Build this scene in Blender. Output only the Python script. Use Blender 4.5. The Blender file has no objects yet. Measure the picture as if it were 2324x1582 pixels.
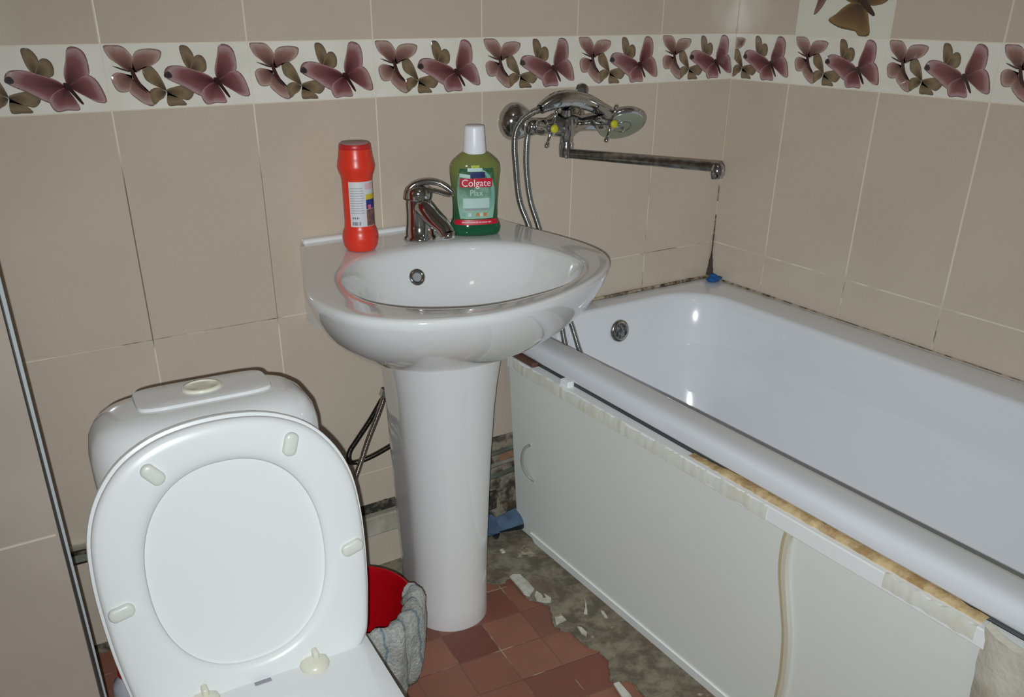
import bpy, bmesh, math, random
from mathutils import Vector, Matrix
from mathutils import noise as mnoise
random.seed(7)
PI = math.pi
C = bpy.context.scene.collection
SC = bpy.context.scene

# ---------------------------------------------------------------- camera, world, lights, exposure
cam_d = bpy.data.cameras.new('camera')
cam_d.sensor_fit = 'HORIZONTAL'; cam_d.sensor_width = 36.0
cam_d.lens = 1952.0 / 2324.0 * 36.0
cam_d.shift_x = 29.96 / 2324.0
cam_d.shift_y = 158.2 / 2324.0
cam_d.clip_start = 0.01
cam = bpy.data.objects.new('camera', cam_d); C.objects.link(cam)
cam.location = (-1.771, -1.690, 1.277)
cam.rotation_euler = (math.radians(64.373), math.radians(-0.211), math.radians(-32.176))
SC.camera = cam

world = bpy.data.worlds.new('world'); SC.world = world; world.use_nodes = True
world.node_tree.nodes['Background'].inputs[0].default_value = (0.95, 0.93, 0.9, 1)
world.node_tree.nodes['Background'].inputs[1].default_value = 0.10

def lamp(name, kind, loc, energy, color, **kw):
    d = bpy.data.lights.new(name, kind); d.energy = energy; d.color = color
    for k, v in kw.items(): setattr(d, k, v)
    o = bpy.data.objects.new(name, d); C.objects.link(o); o.location = loc
    return o
fl = lamp('phone_flash', 'SPOT', (-1.790, -1.702, 1.266), 40.5, (0.93, 1.0, 1.03), shadow_soft_size=0.004, spot_size=math.radians(116), spot_blend=1.0)
fl.rotation_euler = (math.radians(64), 0, math.radians(-37))      # the beam points a little right of the lens axis
fl.data.use_nodes = True
_t = fl.data.node_tree; _f = _t.nodes.new('ShaderNodeLightFalloff'); _f.inputs['Strength'].default_value = 1.0
_t.links.new(_f.outputs['Linear'], _t.nodes['Emission'].inputs['Strength'])
lamp('ambient_fill', 'POINT', (-1.25, -1.55, 2.35), 2.0, (1.0, 0.90, 0.76), shadow_soft_size=0.10)  # added overhead fill for ambient light; no such bulb is in view

SC.view_settings.view_transform = 'Standard'
SC.view_settings.look = 'None'
SC.view_settings.gamma = 1.0
SC.view_settings.use_curve_mapping = False
SC.view_settings.exposure = 0.0

# ---------------------------------------------------------------- materials
def srgb(r, g, b):
    f = lambda c: (c/255)/12.92 if c/255 <= .04045 else ((c/255+.055)/1.055)**2.4
    return (f(r), f(g), f(b), 1)

class NT:
    def __init__(s, name):
        s.m = bpy.data.materials.new(name); s.m.use_nodes = True
        s.t = s.m.node_tree; s.b = s.t.nodes['Principled BSDF']
    def n(s, typ, **kw):
        q = s.t.nodes.new(typ)
        for k, v in kw.items(): setattr(q, k, v)
        return q
    def l(s, a, b): s.t.links.new(a, b)
    def val(s, sock, v):
        if isinstance(v, (int, float)): sock.default_value = v
        elif isinstance(v, tuple): sock.default_value = v
        else: s.l(v, sock)
    def math(s, op, a, b=0.0, c=0.0):
        q = s.n('ShaderNodeMath', operation=op)
        s.val(q.inputs[0], a); s.val(q.inputs[1], b); s.val(q.inputs[2], c)
        return q.outputs[0]
    def noise(s, scale, detail=3, rough=.5, vec=None):
        q = s.n('ShaderNodeTexNoise'); q.inputs['Scale'].default_value = scale
        q.inputs['Detail'].default_value = detail; q.inputs['Roughness'].default_value = rough
        s.l(vec if vec is not None else s.pos(), q.inputs['Vector'])
        return q.outputs['Fac']
    def pos(s):
        if not hasattr(s, '_p'): s._p = s.n('ShaderNodeTexCoord').outputs['Object']
        return s._p
    def sep(s):
        q = s.n('ShaderNodeSeparateXYZ'); s.l(s.pos(), q.inputs[0]); return q.outputs
    def mix(s, f, a, b):
        q = s.n('ShaderNodeMix', data_type='RGBA')
        s.val(q.inputs[0], f); s.val(q.inputs[6], a); s.val(q.inputs[7], b)
        return q.outputs[2]
    def ramp(s, f, a, b):
        q = s.n('ShaderNodeMapRange', interpolation_type='SMOOTHSTEP')
        s.val(q.inputs[0], f); q.inputs[1].default_value = a; q.inputs[2].default_value = b
        return q.outputs[0]
    def bump(s, h, strength=.2, dist=.001):
        q = s.n('ShaderNodeBump'); q.inputs['Strength'].default_value = strength
        q.inputs['Distance'].default_value = dist; s.l(h, q.inputs['Height'])
        s.l(q.outputs[0], s.b.inputs['Normal'])
    def col(s, c): s.val(s.b.inputs['Base Color'], c)
    def rough(s, r): s.val(s.b.inputs['Roughness'], r)

def simple(name, col, rough=.4, metal=0, noise=None, coat=0, bump=None, spec=None):
    m = NT(name)
    if noise:
        f = m.ramp(m.noise(noise[0], 4), .35, .65)
        m.col(m.mix(f, col, noise[1]))
    else: m.col(col)
    m.rough(rough); m.b.inputs['Metallic'].default_value = metal
    m.b.inputs['Coat Weight'].default_value = coat
    m.b.inputs['Coat Roughness'].default_value = .04
    if spec is not None: m.b.inputs['Specular IOR Level'].default_value = spec
    if bump: m.bump(m.noise(bump[0], 3), bump[1], bump[2])
    return m.m

TW, ZB, ZT, ZR, ZR2 = .25, 1.110, 1.216, .688, .266      # tile width and joint heights

def tile_mat(name, axis, origin, gw=1.0):
    """glazed wall tiles; joints every .25 m along axis, rows at the given heights"""
    m = NT(name); xyz = m.sep(); u = xyz[axis]; z = xyz[2]
    uu = m.math('DIVIDE', m.math('SUBTRACT', u, origin), TW)
    fr = m.math('FRACT', m.math('ADD', uu, 100.0))
    du = m.math('MULTIPLY', m.math('MINIMUM', fr, m.math('SUBTRACT', 1.0, fr)), TW)
    dz = None
    for h in (ZR2, ZR, ZB, ZT, ZT+.422):
        d = m.math('ABSOLUTE', m.math('SUBTRACT', z, h))
        dz = d if dz is None else m.math('MINIMUM', dz, d)
    gu = m.math('SUBTRACT', 1.0, m.ramp(du, .0008*gw, .0019*gw)); gz = m.math('SUBTRACT', 1.0, m.ramp(dz, .0006*gw, .0014*gw))
    g = m.math('MAXIMUM', gu, gz)
    cell = m.math('FLOOR', m.math('ADD', uu, 100.0))
    wn = m.n('ShaderNodeTexWhiteNoise', noise_dimensions='2D')
    cx = m.n('ShaderNodeCombineXYZ'); m.l(cell, cx.inputs[0])
    m.l(m.math('FLOOR', m.math('DIVIDE', m.math('SUBTRACT', z, ZR2), .422)), cx.inputs[1])
    m.l(cx.outputs[0], wn.inputs['Vector'])
    base = m.mix(m.math('MULTIPLY', wn.outputs['Value'], .5), srgb(203, 189, 173), srgb(196, 182, 164))
    cloud = m.ramp(m.noise(5, 3), .35, .7)
    base = m.mix(m.math('MULTIPLY', cloud, .35), base, srgb(190, 176, 160))
    base = m.mix(m.math('MULTIPLY', m.ramp(m.noise(90, 2), .4, .7), .10), base, srgb(176, 165, 152))
    # grout: cream, with mouldy stretches
    blot = m.ramp(m.noise(14, 3), .42, .62)
    if axis == 0:
        inx = m.math('MULTIPLY', m.ramp(u, -1.70, -1.60), m.math('SUBTRACT', 1.0, m.ramp(u, -1.26, -1.23)))
        low = m.math('MULTIPLY', m.ramp(z, .66, .69), m.math('SUBTRACT', 1.0, m.ramp(z, .97, 1.06)))
        d1 = m.math('MULTIPLY', inx, low)
        row = m.math('MULTIPLY', d1, m.math('MULTIPLY', gz, m.math('ADD', m.math('MULTIPLY', blot, .75), .25)))
        col_ = m.math('MULTIPLY', d1, m.math('MULTIPLY', gu, .85))
        d2 = m.math('MULTIPLY', m.ramp(u, -.33, -.30), m.math('SUBTRACT', 1.0, m.ramp(z, .82, .9)))
        dark = m.math('MAXIMUM', m.math('MAXIMUM', row, col_), m.math('MULTIPLY', d2, m.math('MULTIPLY', blot, .8)))
    else:
        d2 = m.math('SUBTRACT', 1.0, m.ramp(z, .62, .74))
        dark = m.math('MULTIPLY', m.math('MULTIPLY', d2, g), m.math('MULTIPLY', blot, .8))
    grout = m.mix(dark, srgb(228, 218, 196), srgb(74, 60, 48))
    m.col(m.mix(m.math('MULTIPLY', g, .95), base, grout))
    m.rough(m.math('ADD', .14, m.math('MULTIPLY', g, .6)))
    m.b.inputs['Specular IOR Level'].default_value = .45
    h = m.math('ADD', m.math('MULTIPLY', g, -.6), m.math('MULTIPLY', m.noise(7, 2), 1.4))
    b1 = m.n('ShaderNodeBump'); b1.inputs['Strength'].default_value = .35; b1.inputs['Distance'].default_value = .0012
    m.l(h, b1.inputs['Height'])
    # every tile is laid a touch out of true
    sw = m.n('ShaderNodeSeparateColor'); m.l(wn.outputs['Color'], sw.inputs[0])
    tu = m.math('MULTIPLY', m.math('MULTIPLY', fr, TW), m.math('MULTIPLY', m.math('SUBTRACT', sw.outputs[0], .5), .05))
    tz = m.math('MULTIPLY', z, m.math('MULTIPLY', m.math('SUBTRACT', sw.outputs[1], .5), .05))
    b2 = m.n('ShaderNodeBump'); b2.inputs['Strength'].default_value = 1.0; b2.inputs['Distance'].default_value = 1.0
    m.l(m.math('ADD', tu, tz), b2.inputs['Height']); m.l(b1.outputs[0], b2.inputs['Normal'])
    m.l(b2.outputs[0], m.b.inputs['Normal'])
    return m.m

M = {}
M['tile_back'] = tile_mat('beige_glazed_tile_back', 0, 0.0)
M['tile_right'] = tile_mat('beige_glazed_tile_right', 1, -.188, 1.5)
M['tile_left'] = tile_mat('beige_glazed_tile_left', 1, 0)
M['tile_chase'] = simple('beige_glazed_tile_chase', srgb(194, 181, 168), .14, noise=(5, srgb(187, 174, 161)), bump=(7, .35, .0012))
M['porcelain'] = simple('white_porcelain', srgb(228, 229, 229), .10, coat=.6)
M['enamel'] = simple('white_bath_enamel', srgb(226, 229, 234), .16, coat=.4)
M['seat_plastic'] = simple('white_seat_plastic', srgb(236, 238, 238), .28)
M['bumper'] = simple('translucent_bumper', srgb(222, 224, 216), .35)
M['cream_plastic'] = simple('cream_plastic', srgb(228, 226, 208), .3)
M['chrome'] = simple('chrome', (.50, .51, .51, 1), .10, 1)
M['chrome_dull'] = simple('worn_chrome', (.42, .42, .41, 1), .24, 1, noise=(60, (.22, .22, .2, 1)))
M['dark_metal'] = simple('dark_grimy_hole', (.02, .02, .02, 1), .5)
M['red_plastic'] = simple('orange_red_plastic', srgb(226, 58, 38), .32)
M['red_dark'] = simple('deep_red_plastic', srgb(176, 8, 22), .3)
M['label_white'] = simple('label_white', srgb(214, 214, 218), .4)
M['print_dark'] = simple('print_dark', srgb(52, 50, 54), .5)
M['print_grey'] = simple('print_grey', srgb(150, 150, 158), .5)
M['print_blue'] = simple('print_blue', srgb(24, 44, 130), .4)
M['print_navy'] = simple('print_navy', srgb(30, 36, 96), .4)
M['print_yellow'] = simple('print_yellow', srgb(214, 190, 40), .4)
M['print_lime'] = simple('print_lime', srgb(176, 190, 30), .4)
M['print_pink'] = simple('print_pink', srgb(226, 96, 128), .4)
M['print_palepink'] = simple('print_pale_pink', srgb(220, 182, 186), .4)
M['print_red'] = simple('print_red', srgb(200, 22, 50), .4)
M['print_white'] = simple('print_white', srgb(236, 236, 236), .4)
M['print_brown'] = simple('print_brown', srgb(140, 96, 84), .5, noise=(70, srgb(88, 66, 72)))
M['print_aqua'] = simple('print_aqua', srgb(120, 178, 160), .4)
M['print_mint'] = simple('print_mint', srgb(186, 212, 206), .4)
M['print_orange'] = simple('print_orange', srgb(206, 122, 60), .4)
M['cap_white'] = simple('white_cap', srgb(236, 238, 242), .35)
M['blue_sponge'] = simple('blue_sponge', srgb(10, 96, 168), .6, noise=(120, srgb(8, 74, 136)))
M['yellow_dot'] = simple('yellow_index', srgb(196, 192, 40), .4)
M['grey_rubber'] = simple('grey_rubber', srgb(92, 92, 84), .5)
M['pipe_grey'] = simple('grey_plastic_pipe', srgb(150, 156, 144), .4, noise=(18, srgb(112, 120, 108)))
M['pipe_beige'] = simple('dirty_white_pipe', srgb(190, 186, 172), .45, noise=(14, srgb(160, 154, 138)))
M['pipe_blue'] = simple('blue_grey_drain', srgb(104, 128, 156), .45, noise=(20, srgb(84, 104, 130)))
M['chip'] = simple('plaster_chip_white', srgb(206, 204, 194), .7, noise=(60, srgb(180, 176, 160)))
m = NT('corner_grout'); n1 = m.noise(22, 4, .6); zc = m.sep()[2]
m.col(m.mix(m.math('MULTIPLY', m.ramp(n1, .45, .58), m.math('SUBTRACT', 1.0, m.ramp(zc, .80, .90))), srgb(206, 196, 174), srgb(80, 66, 54))); m.rough(.8); M['grout_corner'] = m.m
M['trim'] = simple('plastic_corner_trim', srgb(196, 204, 208), .18)
M['panel'] = simple('panel_grey_plastic', srgb(238, 242, 236), .38)
M['rail'] = simple('panel_white_rail', srgb(242, 244, 243), .35)
M['ceiling'] = simple('ceiling_paint', srgb(214, 210, 200), .8)
M['handle_grey'] = simple('handle_grey', srgb(150, 156, 146), .3)

m = NT('rough_plaster_grime'); n1 = m.noise(26, 5, .6); n2 = m.noise(9, 3)
c = m.mix(m.ramp(n1, .4, .6), srgb(70, 62, 52), srgb(150, 140, 122)); c = m.mix(m.ramp(n2, .52, .66), c, srgb(158, 116, 88))
m.col(c); m.rough(.9); m.bump(n1, .9, .006); M['grime'] = m.m
m = NT('dark_gap'); n1 = m.noise(60, 4, .6)
m.col(m.mix(m.ramp(n1, .45, .7), srgb(46, 44, 38), srgb(112, 104, 90))); m.rough(.95); m.bump(n1, .8, .004); M['gap_dark'] = m.m  # dark mottled colour for the gaps and the hole in the back wall
m = NT('mouldy_caulk'); n1 = m.noise(38, 4, .6)
m.col(m.mix(m.ramp(n1, .38, .62), srgb(72, 60, 44), srgb(178, 164, 140))); m.rough(.8); m.bump(n1, .6, .002); M['caulk'] = m.m
m = NT('dark_caulk'); n1 = m.noise(46, 4, .6)
m.col(m.mix(m.ramp(n1, .55, .8), srgb(62, 54, 42), srgb(128, 116, 94))); m.rough(.8); M['caulk_dark'] = m.m
m = NT('tan_foam'); n1 = m.noise(22, 5, .7)
m.col(m.mix(m.ramp(n1, .4, .62), srgb(206, 182, 138), srgb(166, 134, 92))); m.rough(.8); m.bump(n1, .8, .004); M['foam'] = m.m
m = NT('yellowed_silicone'); n1 = m.noise(9, 5, .65)
m.col(m.mix(m.math('MULTIPLY', m.ramp(n1, .45, .7), .7), srgb(228, 229, 220), srgb(214, 208, 180))); m.rough(.45); m.bump(n1, .6, .004); M['silicone'] = m.m
m = NT('cream_plaster'); n1 = m.noise(14, 4, .55)
m.col(m.mix(m.ramp(n1, .4, .65), srgb(216, 212, 196), srgb(190, 184, 166))); m.rough(.8); m.bump(n1, .8, .012); M['plaster'] = m.m

# chrome hose: fine spiral ridges
def hose_mat(name, c1, c2, scale):
    m = NT(name); a = m.n('ShaderNodeAttribute', attribute_name='along')
    w = m.math('SINE', m.math('MULTIPLY', a.outputs['Fac'], scale))
    m.col(m.mix(m.ramp(w, -.6, .6), c1, c2)); m.b.inputs['Metallic'].default_value = 1.0; m.rough(.2)
    m.bump(w, .6, .0008); return m.m
M['hose'] = hose_mat('spiral_chrome_hose', (.62, .64, .64, 1), (.30, .31, .31, 1), 2200.0)
M['braid'] = hose_mat('braided_steel_hose', (.66, .64, .58, 1), (.40, .38, .33, 1), 2600.0)

# terry cloth
m = NT('grey_terry_cloth'); xyz = m.sep(); n1 = m.noise(170, 4, .7); n2 = m.noise(26, 3)
base = m.mix(m.ramp(n1, .3, .7), srgb(168, 172, 168), srgb(206, 208, 202)); base = m.mix(m.math('MULTIPLY', m.ramp(n2, .45, .65), .5), base, srgb(146, 146, 138))
at = m.n('ShaderNodeAttribute', attribute_name='along')
sn = m.math('ADD', at.outputs['Fac'], m.math('MULTIPLY', m.noise(30, 2), .018))
st = m.math('ABSOLUTE', m.math('SUBTRACT', m.math('FRACT', m.math('DIVIDE', sn, .042)), .5))
m.col(m.mix(m.math('MULTIPLY', m.math('SUBTRACT', 1.0, m.ramp(st, .03, .08)), .6), base, srgb(60, 112, 140)))
m.rough(1.0); m.bump(n1, 1.0, .006); M['terry'] = m.m

# mouthwash: liquid green at the foot to olive on the shoulder
m = NT('green_mouthwash'); z = m.sep()[2]
m.col(m.mix(m.ramp(z, .02, .17), srgb(34, 100, 66), srgb(140, 146, 84)))
m.rough(.07); m.b.inputs['Transmission Weight'].default_value = .25; m.b.inputs['IOR'].default_value = 1.4; M['mouthwash'] = m.m

# red clay floor tiles
m = NT('red_clay_floor_tile')
mp = m.n('ShaderNodeMapping'); m.l(m.pos(), mp.inputs[0])
mp.inputs['Rotation'].default_value = (0, 0, .10)
# move joint crossing to world (-1.063,-.331)
ca, sa = math.cos(.10), math.sin(.10)
ox, oy = ca*(-1.063) - sa*(-.331), sa*(-1.063) + ca*(-.331)
mp.inputs['Location'].default_value = (-ox, -oy, 0)
s = m.n('ShaderNodeSeparateXYZ'); m.l(mp.outputs[0], s.inputs[0])
def cellf(v):
    f = m.math('FRACT', m.math('ADD', m.math('DIVIDE', v, .10), 100.0))
    return m.math('MULTIPLY', m.math('MINIMUM', f, m.math('SUBTRACT', 1.0, f)), .10), m.math('FLOOR', m.math('ADD', m.math('DIVIDE', v, .10), 100.0))
dx, ix = cellf(s.outputs[0]); dy, iy = cellf(s.outputs[1])
g = m.math('SUBTRACT', 1.0, m.ramp(m.math('MINIMUM', dx, dy), .0006, .0020))
cc = m.n('ShaderNodeCombineXYZ'); m.l(ix, cc.inputs[0]); m.l(iy, cc.inputs[1])
wn = m.n('ShaderNodeTexWhiteNoise', noise_dimensions='2D'); m.l(cc.outputs[0], wn.inputs['Vector'])
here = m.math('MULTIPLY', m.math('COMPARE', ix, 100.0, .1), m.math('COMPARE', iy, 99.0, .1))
base = m.mix(m.ramp(wn.outputs['Value'], .3, .7), srgb(146, 96, 78), srgb(138, 88, 72))
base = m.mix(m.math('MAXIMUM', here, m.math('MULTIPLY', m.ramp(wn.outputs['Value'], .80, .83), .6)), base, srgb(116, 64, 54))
base = m.mix(m.math('MULTIPLY', m.ramp(m.noise(9, 4), .45, .7), .5), base, srgb(112, 84, 68))
gv = m.mix(m.ramp(m.noise(11, 3), .52, .66), srgb(118, 84, 68), srgb(176, 160, 128))
m.col(m.mix(m.math('MULTIPLY', g, .8), base, gv)); m.rough(.5)
m.bump(m.math('ADD', m.math('MULTIPLY', g, -1.0), m.noise(20, 3)), .4, .002); M['floor'] = m.m
m = NT('dirty_screed'); n1 = m.noise(17, 7, .7); n2 = m.noise(8, 4, .6); n3 = m.noise(16, 5, .7)
c = m.mix(m.ramp(n1, .38, .62), srgb(98, 90, 76), srgb(142, 134, 116)); c = m.mix(m.math('MULTIPLY', m.ramp(n2, .50, .66), .7), c, srgb(112, 88, 74)); c = m.mix(m.math('MULTIPLY', m.ramp(n3, .60, .70), .85), c, srgb(188, 178, 154))
m.col(c); m.rough(.95); m.bump(n1, 1.0, .006); M['screed'] = m.m

# printed butterflies: colour comes from the print itself (vertex colours of the artwork)
m = NT('butterfly_print'); a = m.n('ShaderNodeAttribute', attribute_name='ink')
v = m.noise(160, 3, .6)
m.col(m.mix(m.math('MULTIPLY', m.ramp(v, .5, .75), .22), a.outputs['Color'], srgb(90, 66, 66))); m.rough(.12)
m.b.inputs['Coat Weight'].default_value = .5; M['ink'] = m.m
M['border_ground'] = simple('white_border_glaze', srgb(236, 232, 222), .10, noise=(12, srgb(228, 224, 212)), bump=(10, .3, .001))
M['decor_ground'] = simple('pale_decor_glaze', srgb(222, 220, 206), .12)

# ---------------------------------------------------------------- mesh helpers
def link(name, bm, mat, parent=None, smooth=35, kind=None):
    me = bpy.data.meshes.new(name)
    bmesh.ops.recalc_face_normals(bm, faces=bm.faces)
    bm.to_mesh(me); bm.free()
    me.materials.append(mat)
    if smooth:
        me.shade_smooth()
        if smooth < 180: me.set_sharp_from_angle(angle=math.radians(smooth))
    o = bpy.data.objects.new(name, me); C.objects.link(o)
    if parent is not None: o.parent = parent
    if kind: o['kind'] = kind
    return o
def thing(name, label, cat, loc=(0, 0, 0), rz=0, group=None):
    o = bpy.data.objects.new(name, None); C.objects.link(o); o.empty_display_size = .05
    o.location = loc; o.rotation_euler = (0, 0, rz); o['label'] = label; o['category'] = cat
    if group: o['group'] = group
    return o
def tag(o, label, cat, group=None):
    o['label'] = label; o['category'] = cat
    if group: o['group'] = group
    return o
def box(bm, x0, x1, y0, y1, z0, z1, bev=0, seg=2):
    r = bmesh.ops.create_cube(bm, size=1.0)['verts']
    for v in r: v.co = Vector((x0+(v.co.x+.5)*(x1-x0), y0+(v.co.y+.5)*(y1-y0), z0+(v.co.z+.5)*(z1-z0)))
    if bev:
        es = list({e for v in r for e in v.link_edges})
        bmesh.ops.bevel(bm, geom=es, offset=bev, segments=seg, affect='EDGES', profile=.5)
    return bm
def loft(bm, rings, cap0=True, cap1=True, closed=True):
    vs = [[bm.verts.new(p) for p in r] for r in rings]
    n = len(rings[0])
    for a, b in zip(vs, vs[1:]):
        for i in range(n if closed else n-1):
            j = (i+1) % n
            bm.faces.new((a[i], a[j], b[j], b[i]))
    if closed:
        if cap0: bm.faces.new(vs[0])
        if cap1: bm.faces.new(list(reversed(vs[-1])))
    return vs
def circ(c, r, z=None, n=32, ry=None, rot=0):
    ry = r if ry is None else ry
    cx, cy = c[0], c[1]; zz = c[2] if z is None else z
    out = []
    for i in range(n):
        a = 2*PI*i/n; x, y = r*math.cos(a), ry*math.sin(a)
        out.append(Vector((cx + x*math.cos(rot)-y*math.sin(rot), cy + x*math.sin(rot)+y*math.cos(rot), zz)))
    return out
def sup(cx, cy, z, rx, ry, e=2.6, n=48):
    out = []
    for i in range(n):
        a = 2*PI*i/n; ca, sa = math.cos(a), math.sin(a)
        out.append(Vector((cx+rx*math.copysign(abs(ca)**(2/e), ca), cy+ry*math.copysign(abs(sa)**(2/e), sa), z)))
    return out
def lathe(bm, prof, c=(0, 0, 0), n=40, cap=True):
    loft(bm, [circ((c[0], c[1]), r, c[2]+z, n) for r, z in prof], cap, cap)
    return bm
def frame_from(d):
    d = d.normalized(); up = Vector((0, 0, 1)) if abs(d.z) < .9 else Vector((1, 0, 0))
    a = d.cross(up).normalized(); b = a.cross(d).normalized()
    return a, b
def lathe_axis(bm, prof, o, d, n=32, cap=True):
    """profile (radius, distance along d) revolved about the axis o + t d"""
    o = Vector(o); d = Vector(d).normalized(); a, b = frame_from(d)
    rings = [[o + d*t + (a*math.cos(2*PI*i/n)+b*math.sin(2*PI*i/n))*max(r, 1e-5) for i in range(n)] for r, t in prof]
    loft(bm, rings, cap, cap); return bm
def spline(pts, k=8, closed=False):
    P = [Vector(p) for p in pts]; out = []; n = len(P)
    rng = range(n) if closed else range(n-1)
    for i in rng:
        if closed: p0, p1, p2, p3 = P[i-1], P[i], P[(i+1) % n], P[(i+2) % n]
        else: p0, p1, p2, p3 = P[max(i-1, 0)], P[i], P[i+1], P[min(i+2, n-1)]
        for j in range(k):
            t = j/k
            out.append(.5*((2*p1)+(-p0+p2)*t+(2*p0-5*p1+4*p2-p3)*t*t+(-p0+3*p1-3*p2+p3)*t**3))
    if not closed: out.append(P[-1])
    return out
def tube(bm, pts, r, n=14, cap=True, rads=None, along=True):
    lay = bm.verts.layers.float.get('along') or bm.verts.layers.float.new('along')
    a = b = None; rings = []; L = 0; Ls = []
    for i, p in enumerate(pts):
        d = (pts[min(i+1, len(pts)-1)]-pts[max(i-1, 0)]).normalized()
        if a is None: a, b = frame_from(d)
        else:
            a = (a - d*a.dot(d)).normalized(); b = d.cross(a)
        if i: L += (p-pts[i-1]).length
        Ls.append(L); rr = rads[i] if rads else r
        rings.append([p+(a*math.cos(2*PI*k/n)+b*math.sin(2*PI*k/n))*rr for k in range(n)])
    vs = loft(bm, rings, cap, cap)
    for row, l in zip(vs, Ls):
        for v in row: v[lay] = l
    return bm
def torus(bm, c, d, R, r, n=36, k=12):
    c = Vector(c); d = Vector(d).normalized(); a, b = frame_from(d)
    vs = [[bm.verts.new(c+(a*math.cos(2*PI*i/n)+b*math.sin(2*PI*i/n))*(R+r*math.cos(2*PI*j/k))+d*r*math.sin(2*PI*j/k)) for j in range(k)] for i in range(n)]
    for i in range(n):
        for j in range(k):
            bm.faces.new((vs[i][j], vs[(i+1) % n][j], vs[(i+1) % n][(j+1) % k], vs[i][(j+1) % k]))
    return bm
def lump(bm, c, s, seed=0, amp=.25, sub=3):
    r = bmesh.ops.create_icosphere(bm, subdivisions=sub, radius=1.0)['verts']
    from mathutils import noise
    for v in r:
        k = 1+amp*noise.noise(v.co*1.7+Vector((seed*3.1, seed, 0)))
        v.co = Vector((c[0]+v.co.x*s[0]*k, c[1]+v.co.y*s[1]*k, c[2]+v.co.z*s[2]*k))
    return bm
def prism(bm, pts, vec):
    """closed polygon extruded by vec"""
    a = [bm.verts.new(p) for p in pts]; b = [bm.verts.new(Vector(p)+Vector(vec)) for p in pts]
    bm.faces.new(a); bm.faces.new(list(reversed(b)))
    for i in range(len(a)): bm.faces.new((a[i], a[(i+1) % len(a)], b[(i+1) % len(a)], b[i]))
    return bm
def ss(a, b, x):
    t = min(max((x-a)/(b-a), 0), 1); return t*t*(3-2*t)
def B(): return bmesh.new()
def struct(name, bm, mat, smooth=0, parent=None): return link(name, bm, mat, parent, smooth, 'structure')

# ---------------------------------------------------------------- room shell
X0, Y0, ZC = -2.45, -2.75, 2.55
bm = B(); box(bm, X0-.1, .1, Y0-.1, .1, -.1, 0); struct('floor', bm, M['floor'])
bm = B(); box(bm, X0-.1, .1, Y0-.1, .1, ZC, ZC+.1); struct('ceiling', bm, M['ceiling'])
# back wall: tiled face down to z=.175, bare wall recessed behind it below
bm = B()
box(bm, X0-.1, .1, .012, .12, 0, ZC)
wb = struct('wall_back', bm, M['grime'])
bm = B()
box(bm, X0, .0, 0, .012, .268, ZC)
struct('tile_facing', bm, M['tile_back'], parent=wb)
def torn(x0, x1, z0, z1, amp=.006, n=26):
    """tile field with a broken lower edge"""
    b_ = B(); top = [Vector((x0+(x1-x0)*i/n, 0, z1)) for i in range(n+1)]
    bot = [Vector((x0+(x1-x0)*i/n, 0, z0+random.uniform(-amp, amp))) for i in range(n+1)]
    prism(b_, top+list(reversed(bot)), (0, .012, 0)); return b_
struct('tile_facing', torn(-1.60, -.735, .176, .268), M['tile_back'], parent=wb)
bm = B(); box(bm, -1.76, -1.40, 0, .012, .035, .246); struct('tile_facing', bm, M['tile_back'], parent=wb)
bm = B(); box(bm, -1.40, -.935, -.012, .012, .0, .098, .002); struct('tile_facing', bm, M['tile_back'], parent=wb)
bm = B(); box(bm, -1.30, -.955, -.02, .012, .098, .152, .004); struct('tile_facing', bm, M['pipe_beige'], parent=wb)
bm = B(); box(bm, -1.40, -.95, -.0005, .011, .15, .180); struct('dark_gap_strip', bm, M['gap_dark'], parent=wb)  # flat dark strip standing in for the open gap below the tiles
bm = B(); box(bm, -1.76, -1.35, -.0005, .011, .244, .272); struct('dark_gap_strip', bm, M['gap_dark'], parent=wb)  # same dark strip for the gap left of the toilet

wr = None
bm = B(); box(bm, 0, .1, Y0, 0, 0, ZC); wr = struct('wall_right', bm, M['tile_right'])
bm = B(); box(bm, X0-.1, X0, Y0, 0, 0, ZC); struct('wall_left', bm, M['tile_left'])
# pipe chase standing forward of the back wall at the left, tiled, with a plastic corner trim
XE, YE = -1.742, -.42
bm = B(); box(bm, X0, XE-.004, YE, .0, 0, ZC); pc = struct('wall_front_left', bm, M['tile_chase'])
bm = B(); box(bm, X0, XE-.010, YE-.0008, YE+.002, .5590, .5622); struct('grout_line', bm, simple('chase_grout', srgb(222, 214, 196), .6), parent=pc)
bm = B(); tube(bm, [Vector((XE-.004, YE+.002, 0)), Vector((XE-.004, YE+.002, ZC))], .0045, 12); struct('trim_1', bm, M['trim'], 60)
bm = B(); box(bm, XE-.004, XE+.003, YE+.008, YE+.03, 0, ZC, .001); struct('trim_2', bm, M['trim'])

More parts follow.
